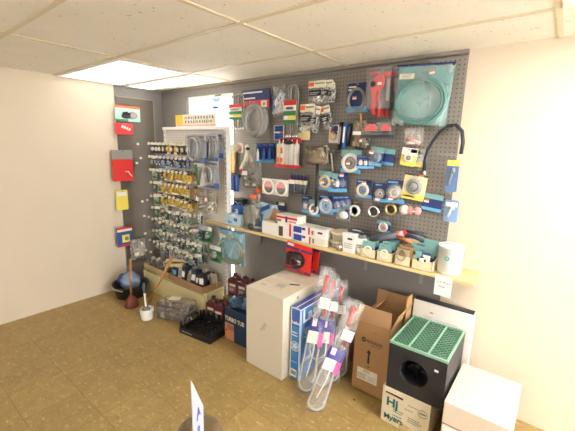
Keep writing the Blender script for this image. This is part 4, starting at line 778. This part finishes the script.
# fan box
t = thing('fan_box','tall narrow blue fan carton leaning beside the white carton','box',(-1.312,1.735,0)); w,d,ht=.083,.50,.535
FB=paint('2f7cc4',.35); FB2=paint('2b55a8',.35); ct_=MB().box((w/2,d/2,ht/2),(w,d,ht),FB,bevel=.0025).build('carton',t)
b=MB(); b.box((w/2,-.0008,ht*.86),(w*.92,.001,ht*.22),FB2).box((w/2,d*.5,ht+.0008),(w*.4,d*.98,.001),WHITE)
b.box((w*.26,d*.5,ht+.0012),(w*.4,d*.98,.001),paint('31489c')).box((w*.76,d*.5,ht+.0012),(w*.4,d*.98,.001),paint('31489c'))
for x in (.005,w-.005): b.box((x,-.001,ht/2),(.006,.0012,ht*.99),WHITE)
b.box((w/2,-.001,ht-.004),(w,.0012,.006),WHITE).box((w+.0008,d/2,ht-.005),(.001,d,.007),WHITE).box((w+.0008,.004,ht/2),(.001,.007,ht),WHITE); b.build('printed_panels',ct_)
text(ct_,'Lasko',.033,(w*.12,-.0016,ht*.78),FRONT,WHITE,'brand_lettering',bold=.0006,sx=.85)
text(ct_,'Lasko',.13,(w+.0012,.02,ht*.80),(PI/2,0,PI/2),WHITE,'brand_lettering',bold=.003)
b=MB(); scribble(b,w*.15,ht*.60,w*.85,ht*.68,2,WHITE,-.0012,4); scribble(b,w*.2,ht*.30,w*.8,ht*.38,3,SKY,-.0012,5); scribble(b,w*.1,ht*.235,w*.9,ht*.255,1,WHITE,-.0012,6); b.build('small_print',ct_)
b=MB()
for k in range(6): b.box((w+.001,.05+.13*r.uniform(.3,.6),ht*(.70-.028*k)),(.0012,.17*r.uniform(.5,1),.006),WHITE)
for k in range(3): b.box((w+.001,.09,ht*(.44-.03*k)),(.0012,.09*r.uniform(.6,1),.005),SKY)
for k in range(2): b.box((w+.001,.09,ht*(.27-.03*k)),(.0012,.09,.006),WHITE)
b.build('side_print',ct_)
b=MB(); b.ring((0,0,0),.034,.0022,WHITE,seg=28,tseg=6)
for k in range(5):
    a=k*2*PI/5; b.blob((.017*math.cos(a),0,.017*math.sin(a)),(.010,.001,.010),paint('c9dcf0'),.0,2)
b.ring((0,0,0),.007,.003,WHITE,seg=14,tseg=6); b.build('fan_picture',ct_,(w/2,-.001,ht*.47))
b=MB(); b.ring((0,0,0),.17,.006,WHITE,seg=40,axis='X',tseg=6); b.ring((0,0,0),.05,.006,WHITE,seg=24,axis='X',tseg=6)
for k in range(5):
    a=k*2*PI/5; b.tube([(0,.05*math.cos(a),.05*math.sin(a)),(0,.17*math.cos(a+.4),.17*math.sin(a+.4))],.004,WHITE,6)
b.build('fan_picture',ct_,(w-.002,.29,ht*.4))
b=MB().box((w*.42,-.0012,ht*.085),(w*.62,.001,ht*.11),WHITE)
for k in range(11): b.box((w*(.18+.048*k),-.002,ht*.09),(.0016 if k%3 else .003,.001,ht*.055),BLACK)
b.build('barcode',ct_)
# red blister cards hanging from the shelf edge
def hubcard(t,w,ht):
    card_mesh(w,ht,paint('dc2f24',.3),[(0,1,.15,.23,paint('3f3a78')),(.05,.3,.04,.12,WHITE),(0,1,.9,.95,paint('3f3a78')),(.05,.8,.91,.935,WHITE)],.005).build('card',t)
    M_=Matrix.Translation((-w*.04,-.004,-ht*.54))@Matrix.Rotation(PI/2,4,'X')
    MB().lathe([(w*.30,0),(w*.30,.03),(w*.24,.045),(w*.12,.05),(0,.05)],BLACK,24,M_).build('black_hub',t)
    MB().ring((-w*.04,-.056,-ht*.54),w*.13,.006,paint('5b1f1f'),seg=20).cyl((w*.02,-.05,-ht*.47),(w*.2,-.05,-ht*.5),.008,STEEL).cyl((w*.06,-.05,-ht*.6),(w*.22,-.05,-ht*.56),.007,STEEL).build('metal_clamp',t)
    MB().box((-w*.3,-.03,-ht*.52),(w*.12,.05,ht*.42),paint('26262b'),bevel=.005).build('black_bracket',t)
a0=Py(300.5,244,2.075); a1=Py(300,272,2.03); hh=(a0-a1).length
wl=Py(285.5,256,2.06).x; wr=Py(311.5,260,2.06).x
t=thing('blister_card','red card with a round black hub part hanging over the white carton','carded part',(a0.x,2.062,a0.z),(.10,.10,.10)); hubcard(t,(wr-wl)*.92,a0.z-.622)
t=thing('blister_card','second red card hanging behind the first, only its right edge showing','carded part',(a0.x+.02,2.165,a0.z-.002),(-.05,.05,-.1)); hubcard(t,(wr-wl)*.9,a0.z-.63)
q=thing('shelf_clip','metal clip on the shelf edge holding the red cards','clip',(a0.x+.02,SFY-.01,SH-.02)); MB().box((0,-.003,-.003),(.018,.004,.034),paint('c9c0a8')).box((0,.03,-.022),(.006,.15,.004),STEEL).build('clip_body',q)
# turbo box
t=thing('turbo_box','dark blue carton lettered TURBO with an orange picture beside the white carton','box',(-2.03,1.772,0),(0,0,.03)); w,d,ht=.35,.36,.285
TB=paint('1d3450',.4); ct_=MB().box((w/2,d/2,ht/2),(w,d,ht),TB,bevel=.003).build('carton',t)
b=MB().box((w*.16,-.0008,ht*.28),(w*.3,.001,ht*.52),paint('c08a6c')).box((w*.11,-.0014,ht*.2),(w*.13,.001,ht*.18),paint('e08a3c')).box((w*.2,-.0014,ht*.42),(w*.22,.001,ht*.16),paint('a8674c')).box((w*.06,-.0016,ht*.3),(w*.03,.001,ht*.06),BLACK); b.build('front_picture',ct_)
text(ct_,'TURBO TUB',.05,(.004,-.0014,ht*.62),FRONT,paint('e6dcc4'),'title_lettering',bold=.0012,sx=.8)
b=MB()
for k in range(3): b.blob((w*(.25+.22*k),.1+.03*k,ht+.03),(w*.24,.1,.045),paint('2e4a68',.15),.18,3)
b.blob((w*.2,.06,ht+.055),(w*.2,.06,.03),paint('3d607e',.12),.2,3); b.build('crumpled_blue_wrap',t)
# dark red jugs
JUG=paint('5a2626',.35)
def jug(loc,label,rz):
    t=thing('jug',label,'jug',loc,(0,0,rz),'dark red jugs'); MB().box((0,0,.085),(.12,.09,.17),JUG,bevel=.014).lathe([(.04,.165),(.032,.185),(.02,.195),(.018,.205)],JUG,16).build('bottle_body',t)
    MB().tube([(.012,0,.2),(.045,0,.205),(.058,0,.17),(.054,0,.13)],.009,JUG,8).build('handle',t); MB().lathe([(.02,.2),(.02,.222),(0,.222)],paint('3c1c1c'),14).build('cap',t)
    b=MB().box((0,-.0457,.085),(.085,.001,.1),paint('8c5248')).box((0,-.0463,.115),(.07,.001,.022),CREAM).box((-.01,-.0463,.07),(.05,.001,.03),paint('9aa3b4')); b.build('label',t)
def jp(px,py,y): q=Py(px,py,y); return (q.x,y)
t=thing('low_carton','low dark carton under the back row of red jugs','box',(-2.2,2.16,0)); MB().box((0,0,.085),(.36,.2,.17),KRAFTD,bevel=.003).build('carton',t)
for xy,z,lab in ((jp(209.5,298,1.93),0,'leftmost dark red jug at the front, behind the black crate'),(jp(221.5,308,1.925),0,'second dark red jug in the front row behind the crate'),(jp(234,310,1.95),0,'third dark red jug mostly hidden by the blue TURBO box'),((-2.315,2.16),.172,'left dark red jug in the raised back row'),((-2.2,2.17),.172,'middle dark red jug in the raised back row by the wall'),((-2.085,2.16),.172,'right dark red jug in the raised back row')):
    jug((max(xy[0],-2.36),xy[1],z),lab,.15)
# black crate
CR=paint('1b1a1c',.45)
t=thing('black_crate','low black plastic crate with slotted rim and arched handle','crate',(-2.39,1.575,0),(0,0,.14)); w,d=.35,.27
b=MB(); b.box((w/2,d/2,.012),(w,d,.012),CR)
for k in range(9): b.box((w*(k+.5)/9,d/2,.021),(.008,d*.94,.01),CR)
for k in range(7): b.box((w/2,d*(k+.5)/7,.0212),(w*.95,.008,.0102),CR)
for c_,dd in (((w/2,.004,.026),(w,.008,.05)),((w/2,d-.004,.026),(w,.008,.05)),((.004,d/2,.026),(.008,d-.018,.05)),((w-.004,d/2,.026),(.008,d-.018,.05))): b.box(c_,dd,CR)
b.build('tray_base',t)
for k in range(6): MB().prism([(-.02,.05),(.02,.05),(.014,.11),(-.008,.11)],-.004,.004,CR).build('rim_slat',t,(.03+k*.06,d-.006,0))
for k in range(5): MB().prism([(-.018,.05),(.018,.05),(.012,.10),(-.006,.10)],-.004,.004,CR).build('rim_slat',t,(w-.006,.03+k*.05,0),(0,0,PI/2))
MB().tube([(0,.05,.04),(0,.06,.10),(0,.08,.115),(0,.19,.115),(0,.21,.1),(0,.22,.04)],.009,CR,8).build('arched_handle',t,(.008,0,0))
for (x,y) in ((.01,.012),(.06,.008),(.008,.25)): MB().box((x,y,.07),(.014,.014,.07),CR).build('corner_post',t)
b=MB(); scribble(b,w*.1,.018,w*.5,.032,1,paint('cfc9bd'),-.0006,8); b.build('rim_print',t)
# insulation bundle
t=thing('wrapped_bundle','bundle of dark brown hose wrapped in shiny clear plastic','bundle',(-2.63,1.715,0),(0,0,.4))
BR=paint('4a4036',.6); b=MB(); rb=random.Random(5)
for k in range(9):
    y=-.058+.039*(k%4); z=.03+.052*(k//4)+.01*(k%2); b.tube([(-.155,y,z),(-.06,y+rb.uniform(-.01,.01),z+.008),(.06,y+rb.uniform(-.01,.01),z),(.155,y,z+.004)],.0235,BR,10)
b.build('brown_tubes',t)
b=MB(); b.box((0,0,.088),(.33,.175,.172),film('bundle_film',(.92,.9,.86),.2,(.62,.57,.5),22),bevel=.03); bmesh.ops.subdivide_edges(b.bm,edges=b.bm.edges[:],cuts=4,use_grid_fill=True)
for v in b.bm.verts:
    if v.co.z>.01: v.co+=Vector((rb.uniform(-.006,.006),rb.uniform(-.006,.006),rb.uniform(-.004,.006)))
b.build('plastic_wrap',t)
MB().box((-.02,.01,.187),(.1,.06,.008),paint('cfc4a8'),rot=(0,0,.2)).build('white_tag',t); MB().tube([(.165,-.04,.05),(.2,-.06,.03),(.23,-.05,.012)],.008,WHITE,8).build('white_strap',t)
# plunger, toilet brush, stick, tub
t=thing('plunger','standing plunger with wooden handle and dark red rubber cup at the left','plunger',(-3.165,1.563,0)); MB().lathe([(.068,0),(.07,.012),(.064,.03),(.052,.07),(.03,.092),(.02,.115),(.0,.12)],RUBBER,24).build('rubber_cup',t); MB().tube([(0,0,.1),(.01,0,.3),(.03,0,.49)],.011,WOOD,10).build('handle',t)
t=thing('toilet_brush','white toilet brush holder with grey and white brush handle','brush',(-2.825,1.53,0)); hold=paint('e9e6df',.35); MB().lathe([(.05,0),(.054,.01),(.062,.09),(.06,.1),(.056,.1),(.05,.02),(0,.02)],hold,24).build('holder',t)
MB().lathe([(.0,.03),(.034,.05),(.036,.09),(.02,.115)],paint('6d6a66'),16).build('brush_head',t,(-.012,0,0))
MB().tube([(-.015,0,.1),(-.02,0,.2),(-.022,0,.245)],.009,WHITE,10).tube([(-.022,0,.245),(-.026,0,.30),(-.03,0,.335)],[.012,.014,.011],paint('4b5058'),10).build('brush_handle',t)
a=Pz(148.5,303,.02); c=Py(172.5,257,1.88); t=thing('wooden_stick','bare wooden stick leaning against the goods on the rack base','stick',a); MB().tube([(0,0,0),(c-a)*.5,c-a],.011,paint('b5793f',.5),10).build('stick',t)
t=thing('black_tub','shallow oval black tub behind the plunger','tub',(-3.42,1.69,0)); MB().lathe([(.14,0),(.17,.13),(.18,.135),(.178,.145),(.16,.13),(.13,.01),(0,.01)],paint('26262a'),28).build('tub',t); MB().tube([(-.1,-.14,.11),(0,-.178,.115),(.1,-.14,.11)],.007,paint('b8ae98'),8).build('rim_strip',t)
t=thing('soft_pack','blue and pale plastic pack lying in the black tub','packet',(-3.42,1.69,.06)); MB().blob((0,0,.1),(.12,.1,.09),paint('7688a0',.25),.12,3).blob((-.05,-.05,.12),(.06,.06,.06),paint('243c74',.3),.1,2).build('pack',t)
# goods on the rack base: two cardboard trays with packs
def tray(x0,x1,y0_,d,ht,label,m):
    t=thing('goods_tray',label,'tray',((x0+x1)/2,y0_,DZ)); w=x1-x0; th=.005; b=MB()
    b.box((0,d/2,th/2),(w,d,th),m).box((0,th/2,ht/2),(w,th,ht),m).box((0,d-th/2,ht/2),(w,th,ht),m)
    for s in (-1,1): b.box((s*(w/2-th/2),d/2,ht/2),(th,d-2*th,ht),m)
    b.build('tray',t)
tray(-3.46,-2.99,1.875,.24,.062,'long cardboard tray of bagged parts on the left of the rack base',paint('b59d6c',.7))
tray(-2.97,-2.45,1.875,.24,.062,'cardboard tray of blue packs on the right of the rack base',KRAFT)
rg=random.Random(21)
pal=[(NAVY,SKY,'navy pack'),(paint('24407e',.25),WHITE,'blue pack'),(paint('b9ad92',.5),GREYP,'tan pack'),(paint('3d5a86',.2),SKY,'steel blue pack'),(paint('2a2d38',.3),WHITE,'dark pack')]
for row in range(2):
    for k in range(7):
        x=-2.92+.07*k+.015*row; m1,m2,nm=pal[(k*2+row*3+k//3)%5]; y=1.925+.11*row; sz=.14+rg.uniform(-.015,.025)
        t=thing('soft_pack','%s, %s from the left in the %s row of the right tray'%(nm,ORD[k],['front','back'][row]),'packet',(x,y,DZ+.006),(rg.uniform(-.25,.1),0,rg.uniform(-.4,.4)),'packs in the right tray')
        b=MB(); b.lump((0,0,sz*.5),(.062,.055,sz),m1,.12,.25); b.build('wrapper',t); MB().lump((0,-.027,sz*.6),(.042,.012,sz*.35),m2,.1).build('label_patch',t)
for k in range(6):
    x=-3.41+.075*k; t=thing('fitting_bag','grey bag of mixed parts, %s from the left in the long left tray'%ORD[k],'bag',(x,1.97+.03*(k%2),DZ+.006),(0,0,rg.uniform(-.5,.5)),'bags in the left tray')
    b=MB(); 
    for q in range(5): b.blob((rg.uniform(-.03,.03),rg.uniform(-.03,.03),.03+.018*q),(.026,.026,.022),rg.choice([GREYP,paint('6d675c'),CREAM,paint('4d5a66')]),.12,1)
    b.build('parts',t); MB().lump((0,0,.065),(.072,.10,.12),SMOKE,.16,.4).build('bag',t)
for k,(A,C_,m,lab) in enumerate(((Vector((-3.1,1.93,DZ+.16)),Vector((-2.82,2.04,DZ+.20)),paint('d2c29a'),'cream plastic pipe lying across the packs on the rack base'),(Vector((-3.05,1.90,DZ+.13)),Vector((-2.86,1.95,DZ+.155)),paint('c6b184'),'second shorter cream pipe in front of the first on the rack base'))):
    t=thing('pipe_piece',lab,'pipe',A); MB().tube([Vector(),(C_-A)*.5,C_-A],[.02,.022,.026],m,12).build('pipe_body',t)
# ------------------------------------------------------------------ closet augers in long clear bags
def auger(bot,top,label,lab2,roll=0,pur=True):
    dv=top-bot; L=dv.length; t=thing('closet_auger',label,'auger',bot,group=None); t.rotation_mode='QUATERNION'
    zq=dv.normalized(); yq=(zq.cross(Vector((math.cos(.67+roll),math.sin(.67+roll),0)))).normalized(); xq=yq.cross(zq)
    t.rotation_quaternion=Matrix((xq,yq,zq)).transposed().to_quaternion()
    W=.048
    MB().tube([(-W,0,L*.5),(-W,0,L*.12)]+[(-W*math.cos(a),0,.055-W*1.05*math.sin(a)) for a in [PI*i/10 for i in range(11)]]+[(W,0,L*.12),(W*.6,0,L*.45)],.007,paint('a6a39a',.25),10).build('bent_tube',t)
    MB().tube([(.0,-.01,L*.55),(.004,-.01,L*.3),(-.01,-.01,L*.12)],.005,WS,8).build('inner_rod',t)
    MB().tube([(-W*.4,0,L*.5),(0,0,L*.68),(0,0,L*.80)],.009,STEEL,8).build('crank_shaft',t)
    MB().cyl((0,0,L*.80),(.005,0,L*.965),.016,paint('b5302c',.35),12).build('red_handle',t); MB().cyl((W*.6,-.004,L*.62),(W*.6,-.004,L*.74),.012,paint('b5302c',.35),12).build('crank_grip',t)
    if pur: MB().box((-.005,-.018,L*.52),(.10,.012,L*.15),paint('3a338c',.3)).box((-.02,-.026,L*.44),(.07,.003,L*.1),WHITE).box((.032,-.026,L*.43),(.03,.003,L*.11),paint('d84f9c')).box((-.025,-.0255,L*.56),(.03,.003,L*.06),WHITE).build('purple_sleeve',t)
    b=MB().box((.015,-.03,L*.73),(.07,.002,L*.09),WHITE); scribble(b,-.015,L*.695,.045,L*.765,4,PRINT,-.0316,6); b.build('paper_label',t)
    MB().pillow(.12,L*1.05,.07,film('auger_film',amount=.15,nscale=26),.3,8,22,z0=L*1.04,rag=.012).build('plastic_bag',t)
fl=lambda px,py,z=.012: Pz(px,py,z)
auger(fl(313,410),Py(356,304,1.80),'frontmost bagged closet auger leaning out over the floor with purple and pink label','')
auger(fl(305,391),Py(328,271,1.96),'bagged closet auger nearest the blue fan carton','',0)
auger(fl(321,386),Py(333,277,2.02),'bagged closet auger standing second from the blue fan carton','',.1)
auger(fl(331,381),Py(341,283,2.08),'rear bagged closet auger closest to the wall','',-.1,False)
auger(fl(338,377),Py(352,303,1.98),'bagged closet auger closest to the tall brown carton','',.15,False)
t=thing('red_pack','dark red boxed kit standing half hidden between the augers and the brown carton','box',(-1.01,2.2,0)); MB().box((0,0,.2),(.17,.05,.4),paint('7a2530'),bevel=.003).box((0,-.026,.28),(.15,.002,.1),BLACK).box((.03,-.026,.1),(.09,.002,.14),paint('2a2225')).build('pack_box',t); MB().tube([(-.01,-.03,.03),(-.01,-.03,.14),(.03,-.03,.17),(.05,-.03,.12),(.05,-.03,.02)],.005,WHITE,8).build('white_wire',t)
# ------------------------------------------------------------------ tall brown carton with open flaps
t=thing('brown_carton','tall brown carton with open flaps, black arrow and white shipping label','box',(-.925,1.93,0),(0,0,.0)); w,d,ht=.235,.30,.50; th=.005
b=MB(); b.box((w/2,d/2,th/2),(w,d,th),KRAFT).box((w/2,th/2,ht/2),(w,th,ht),KRAFT).box((w/2,d-th/2,ht/2),(w,th,ht),KRAFT)
for x in (th/2,w-th/2): b.box((x,d/2,ht/2),(th,d-2*th,ht),KRAFT)
ct_=b.build('carton_body',t)
MB().box((0,0,.058),(w*.99,.004,.112),mat('kraft_flap',h('b48d64'),.8,noise=.1,nscale=90)).build('front_flap',t,(w/2,.003,ht),(.06,0,0)); MB().box((0,0,.056),(w*.96,.004,.112),KRAFT).build('rear_flap',t,(w/2,d-.002,ht),(-.15,0,0))
MB().box((0,0,.05),(.004,d*.9,.10),KRAFT).build('side_flap',t,(w-.002,d/2,ht),(0,.35,0)); MB().box((0,0,.05),(.004,d*.9,.1),KRAFT).build('side_flap',t,(.002,d/2,ht),(0,.9,0))
text(ct_,'GOULDS',.027,(w*.36,-.0012,ht*.735),FRONT,BLACK,'brand_lettering',bold=.0005); text(ct_,'a xylem brand',.0125,(w*.46,-.0012,ht*.70),FRONT,BLACK,'brand_lettering')
text(ct_,'TYPE',.013,(w*.52,-.0012,ht*.88),FRONT,paint('6d5236'),'small_lettering'); text(ct_,'UP',.019,(w*.41,-.0012,ht*.375),FRONT,BLACK,'small_lettering')
MB().lathe([(.0165,0),(.0165,.001),(0,.001)],BLACK,20,Matrix.Translation((w*.27,0,ht*.755))@Matrix.Rotation(PI/2,4,'X')).box((w*.27,-.0012,ht*.755),(.02,.001,.004),KRAFT).build('round_emblem',ct_)
MB().prism([(-.006,0),(.006,0),(.006,.075),(.017,.075),(0,.1),(-.017,.075),(-.006,.075)],-.0012,0,BLACK).build('printed_arrow',ct_,(w*.45,0,ht*.435))
b=MB().box((w*.44,-.0008,ht*.255),(w*.6,.001,ht*.17),paint('ddd6c8')); scribble(b,w*.16,ht*.19,w*.45,ht*.27,3,BLACK,-.0016,12,.7); scribble(b,w*.48,ht*.19,w*.7,ht*.26,4,GREYP,-.0016,13,.5); b.build('shipping_label',ct_)
text(ct_,'P5573',.018,(w*.32,-.0014,ht*.297),FRONT,BLACK,'handwriting')
# pump carton with the black slotted unit on it
CT=mat('dirty_white_board',h('ddd0b4'),.7,noise=.12,nscale=7)
t=thing('pump_carton','worn white carton lettered Hj and Myers with a torn hand hole','box',(-.652,1.78,0)); w,d,ht=.272,.34,.232
b=MB(); b.box((w/2,d/2+.0,ht/2),(w,d,ht),CT,bevel=.003); ct_=b.build('carton',t)
MB().box((w*.26,-.001,ht*.86),(w*.38,.0015,ht*.05),paint('30180f'),rot=(0,.05,0)).build('torn_slot',ct_); MB().box((w*.22,-.003,ht*.945),(w*.34,.003,ht*.10),paint('e6dabc')).build('torn_flap',ct_)
TE=paint('1e6f6b'); text(ct_,'Hj',.075,(w*.1,-.0012,ht*.52),FRONT,TE,'brand_lettering',bold=.0025); text(ct_,'Myers',.046,(w*.07,-.0012,ht*.13),FRONT,TE,'brand_lettering',bold=.0012)
for q_ in ((.55,.73,.78,.8,1,GREYP,3),(.5,.6,.72,.66,1,TE,4),(.26,.38,.5,.5,2,TE,5),(.58,.3,.88,.46,3,TE,6),(.26,.2,.5,.34,2,TE,7)):
    b=MB(); scribble(b,w*q_[0],ht*q_[1],w*q_[2],ht*q_[3],q_[4],q_[5],-.0008,q_[6]); b.build('small_print',ct_)
MB().ring((0,0,0),.025,.0012,TE,seg=24,tseg=5,squash=.9).box((0,0,0),(.034,.001,.007),TE).build('round_seal',ct_,(w*.86,-.001,ht*.7))
MB().blob((0,0,0),(.04,.001,.035),paint('cdb384'),.2,2).build('stain',ct_,(w*.55,-.001,ht*.06))
def fan_unit():
    t=thing('duct_unit','black square unit with round dark opening and pale green grille on top','appliance',(-.638,1.785,.2335)); w,d,ht=.312,.40,.275; BK=paint('232327',.5)
    b=MB(); cx,cz,R=w*.47,ht*.53,.078; n=32; outer=[]; inner=[]; inn2=[]
    for k in range(n):
        a=2*PI*k/n; c_,s_=math.cos(a),math.sin(a); m_=max(abs(c_)/1,abs(s_)/1)
        ox=cx+((w-cx) if c_>0 else cx)*c_/m_; oz=cz+((ht-cz) if s_>0 else cz)*s_/m_
        outer.append(b.bm.verts.new((ox,0,oz))); inner.append(b.bm.verts.new((cx+R*c_,0,cz+R*s_))); inn2.append(b.bm.verts.new((cx+R*.93*c_,.12,cz+R*.93*s_)))
    fs=[]
    for k in range(n): j=(k+1)%n; fs+=[b.bm.faces.new((outer[k],outer[j],inner[j],inner[k])),b.bm.faces.new((inner[k],inner[j],inn2[j],inn2[k]))]
    b._m(fs,BK); b._m([b.bm.faces.new(inn2)],paint('121215'))
    b.box((w/2,d/2+.002,.004),(w,d-.004,.008),BK).box((.004,d/2,ht/2),(.008,d-.002,ht),BK).box((w-.004,d/2,ht/2),(.008,d-.002,ht),BK).box((w/2,d-.004,ht/2),(w-.016,.008,ht),BK); b.build('housing',t)
    g=MB().ring((0,0,0),R*1.0,.004,paint('1c1c20'),seg=32); g.build('opening_ring',t,(cx,-.001,cz))
    f=MB().lathe([(.022,0),(.022,.03),(0,.034)],paint('1d1e26'),16,Matrix.Rotation(PI/2,4,'X'))
    for k in range(6): a=k*PI/3; f.tube([(.02*math.cos(a),-.01,.02*math.sin(a)),(.066*math.cos(a+.5),-.004,.066*math.sin(a+.5))],[.006,.014],paint('23242e',.3),6)
    f.build('fan_wheel',t,(cx,.1,cz))
    MB().box((w*.84,-.0008,ht*.78),(.02,.0015,.012),WHITE,rot=(0,.1,0)).build('small_sticker',t)
    GR=paint('8cb89f',.35); b=MB(); zt=ht+.009
    for x in (.006,w*.33,w*.67,w-.006): b.box((x,d/2,zt),(.010,d,.014),GR)
    for y in (.006,d-.006): b.box((w/2,y,zt+.0005),(w,.011,.0142),GR)
    GD=paint('5f8f76',.35); nn=12
    for k in range(-nn,nn*2):   # diagonal lattice, both ways
        for s in (1,-1):
            pts=[]; x0_=k*w/nn*1.0
            # clip the diagonal against the frame
            ya,yb=.01,d-.01; xa=x0_; xb=x0_+(yb-ya)*.8
            if xb<=.01 or xa>=w-.01: continue
            if xa<.01: ya+=(.01-xa)/.8; xa=.01
            if xb>w-.01: yb-=(xb-(w-.01))/.8; xb=w-.01
            if s<0: xa,xb=w-xa,w-xb
            b.tube([(xa,ya,zt),(xb,yb,zt)],.0036,GD,4)
    b.build('green_grille',t)
    MB().box((w/2,d/2,ht+.0005),(w-.03,d-.03,.001),paint('22352d')).build('filter_pad',t)
fan_unit()
t=thing('white_slab_box','flat white carton with small orange mark standing against the wall behind the green grille','box',(-.655,2.21,0)); w,d,ht=.36,.06,.625
ct_=MB().box((w/2,d/2,ht/2),(w,d,ht),paint('ebe4dc',.5),bevel=.003).build('carton',t); MB().box((w/2,d*.55,ht+.004),(w*.97,d*.85,.008),paint('2b2d38')).build('dark_top',t)
MB().box((w*.33,-.001,ht*.90),(.02,.0012,.008),ORANGE).build('orange_mark',ct_); b=MB(); scribble(b,w*.2,ht*.83,w*.36,ht*.86,1,paint('d8a890'),-.0008,2,.6); scribble(b,w*.42,ht*.8,w*.8,ht*.85,2,paint('c0b6ae'),-.0008,3,.5); b.build('small_print',ct_)
t=thing('cardboard_sheet','upright folded kraft strip between the brown carton and the white slab carton','cardboard',(-.668,2.16,0)); MB().box((0,0,.33),(.006,.10,.66),KRAFT).box((-.012,.0,.325),(.004,.07,.65),KRAFTD).build('sheet',t)
t=thing('white_carton','pale carton with open side flap at the right edge beside the lettered carton','box',(-.312,1.74,0)); w,d,ht=.30,.42,.33
MB().box((w/2,d/2,ht/2),(w,d,ht),paint('e6d6c4',.6),bevel=.003).box((w/2,-.0008,ht*.62),(w,.001,.006),KRAFT).build('carton',t); MB().box((w/2,0,-.06),(w*.96,.004,.12),paint('efe9e2')).build('hanging_flap',t,(0,-.004,ht*.6),(-.2,0,0))
# dropped speck on the floor
t=Pz(354,400,.003); tag(MB().blob((0,0,.002),(.009,.006,.003),paint('4a3520'),.3,1).build('floor_scrap',None,t),'small dark scrap on the floor between the augers and the lettered carton','scrap')
# ------------------------------------------------------------------ counter, jar and sign near the camera
CM=mat('counter_laminate',h('b49b72'),.45,noise=.1)
t=thing('counter','low tan counter beside the camera carrying the jar','counter',(-.19,.11,0)); MB().box((0,0,.765),(.96,.80,.03),CM,bevel=.003).build('counter_top',t); MB().box((0,-.02,.37),(.9,.72,.74),paint('8a7a62',.6)).build('cabinet_body',t)
jc=Vector((-.578,.422,.78)); t=thing('glass_jar','round jar with brown domed lid behind the white sign','jar',jc)
gj=film('jar_glass',amount=.15); MB().lathe([(.048,0),(.052,.01),(.052,.13),(.044,.145)],gj,28).build('jar_body',t); MB().lathe([(.05,.142),(.054,.146),(.054,.158),(.046,.17),(.028,.178),(0,.18)],mat('jar_lid',h('6d5a42'),.3,.3),32).build('lid',t); MB().lathe([(.044,.004),(.044,.09),(0,.095)],paint('8a6b45',.6),24).build('sweets',t)
e0=ray(194.3,381); 
def on(px,py,dist): r_=ray(px,py); return CAM+r_*(dist/math.hypot(r_.x,r_.y))
tip,rt,br,bl=on(194.3,380,.64),on(204.7,405,.685),on(203.5,431,.69),on(192.8,431,.635); low=Vector((0,0,-.06))
t=thing('paper_sign','folded white paper sign with blue handwriting standing by the jar','sign',Vector((bl.x,bl.y,.78)))
tip=Vector((bl.x,bl.y,tip.z+.003)); rt=Vector((br.x,br.y,rt.z-.004))
b=MB(); nrm=Vector((rt.y-tip.y,-(rt.x-tip.x),0)).normalized()*.001
base_l=Vector((bl.x,bl.y,.78)); base_r=Vector((br.x,br.y,.78)); P_=[tip,rt,base_r,base_l]
va=[b.bm.verts.new(p_-base_l+nrm) for p_ in P_]; vb=[b.bm.verts.new(p_-base_l-nrm) for p_ in P_]
b._m([b.bm.faces.new(va),b.bm.faces.new(vb[::-1])]+[b.bm.faces.new((va[i],vb[i],vb[(i+1)%4],va[(i+1)%4])) for i in range(4)],paint('a9abb4'))
b.build('paper',t)
ang=math.atan2(br.y-bl.y,br.x-bl.x); BI=paint('4a5cc0'); dirv=Vector((math.cos(ang),math.sin(ang),0))
nv=Vector((dirv.y,-dirv.x,0)); 
for i,(s_,z_) in enumerate((('A',1.028),('R',.985),('E',.945))): text(t,s_,.036,dirv*.018+nv*.0025+Vector((0,0,z_-.78)),(PI/2,0,ang),BI,'handwriting',sx=.9)
# ------------------------------------------------------------------ light
wd=bpy.data.worlds.new('sky'); S.world=wd; wd.use_nodes=True; bg=wd.node_tree.nodes['Background']; bg.inputs[0].default_value=(.95,.98,1,1); bg.inputs[1].default_value=1.5
pl=bpy.data.lights.new('window_daylight','AREA'); pl.shape='RECTANGLE'; pl.size=1.7; pl.size_y=2.2; pl.energy=110; pl.color=(1,.98,.95)
po=bpy.data.objects.new('window_daylight',pl); COL.objects.link(po); po.location=((WL+WR)/2,WY+.45,(WT+WB)/2); po.rotation_euler=(-PI/2,0,0)
p2l=bpy.data.lights.new('street_daylight','AREA'); p2l.shape='RECTANGLE'; p2l.size=1.9; p2l.size_y=1.9; p2l.energy=250; p2l.color=(.93,.97,1)
p2o=bpy.data.objects.new('street_daylight',p2l); COL.objects.link(p2o); p2o.location=(x1+.6,(EA+EB)/2-.2,1.1); p2o.rotation_euler=(PI/2,0,PI/2)
S.view_settings.view_transform='Standard'; S.view_settings.look='None'; S.view_settings.gamma=1; S.view_settings.exposure=.33; S.view_settings.use_curve_mapping=False
S.cycles.max_bounces=8; S.cycles.transparent_max_bounces=24
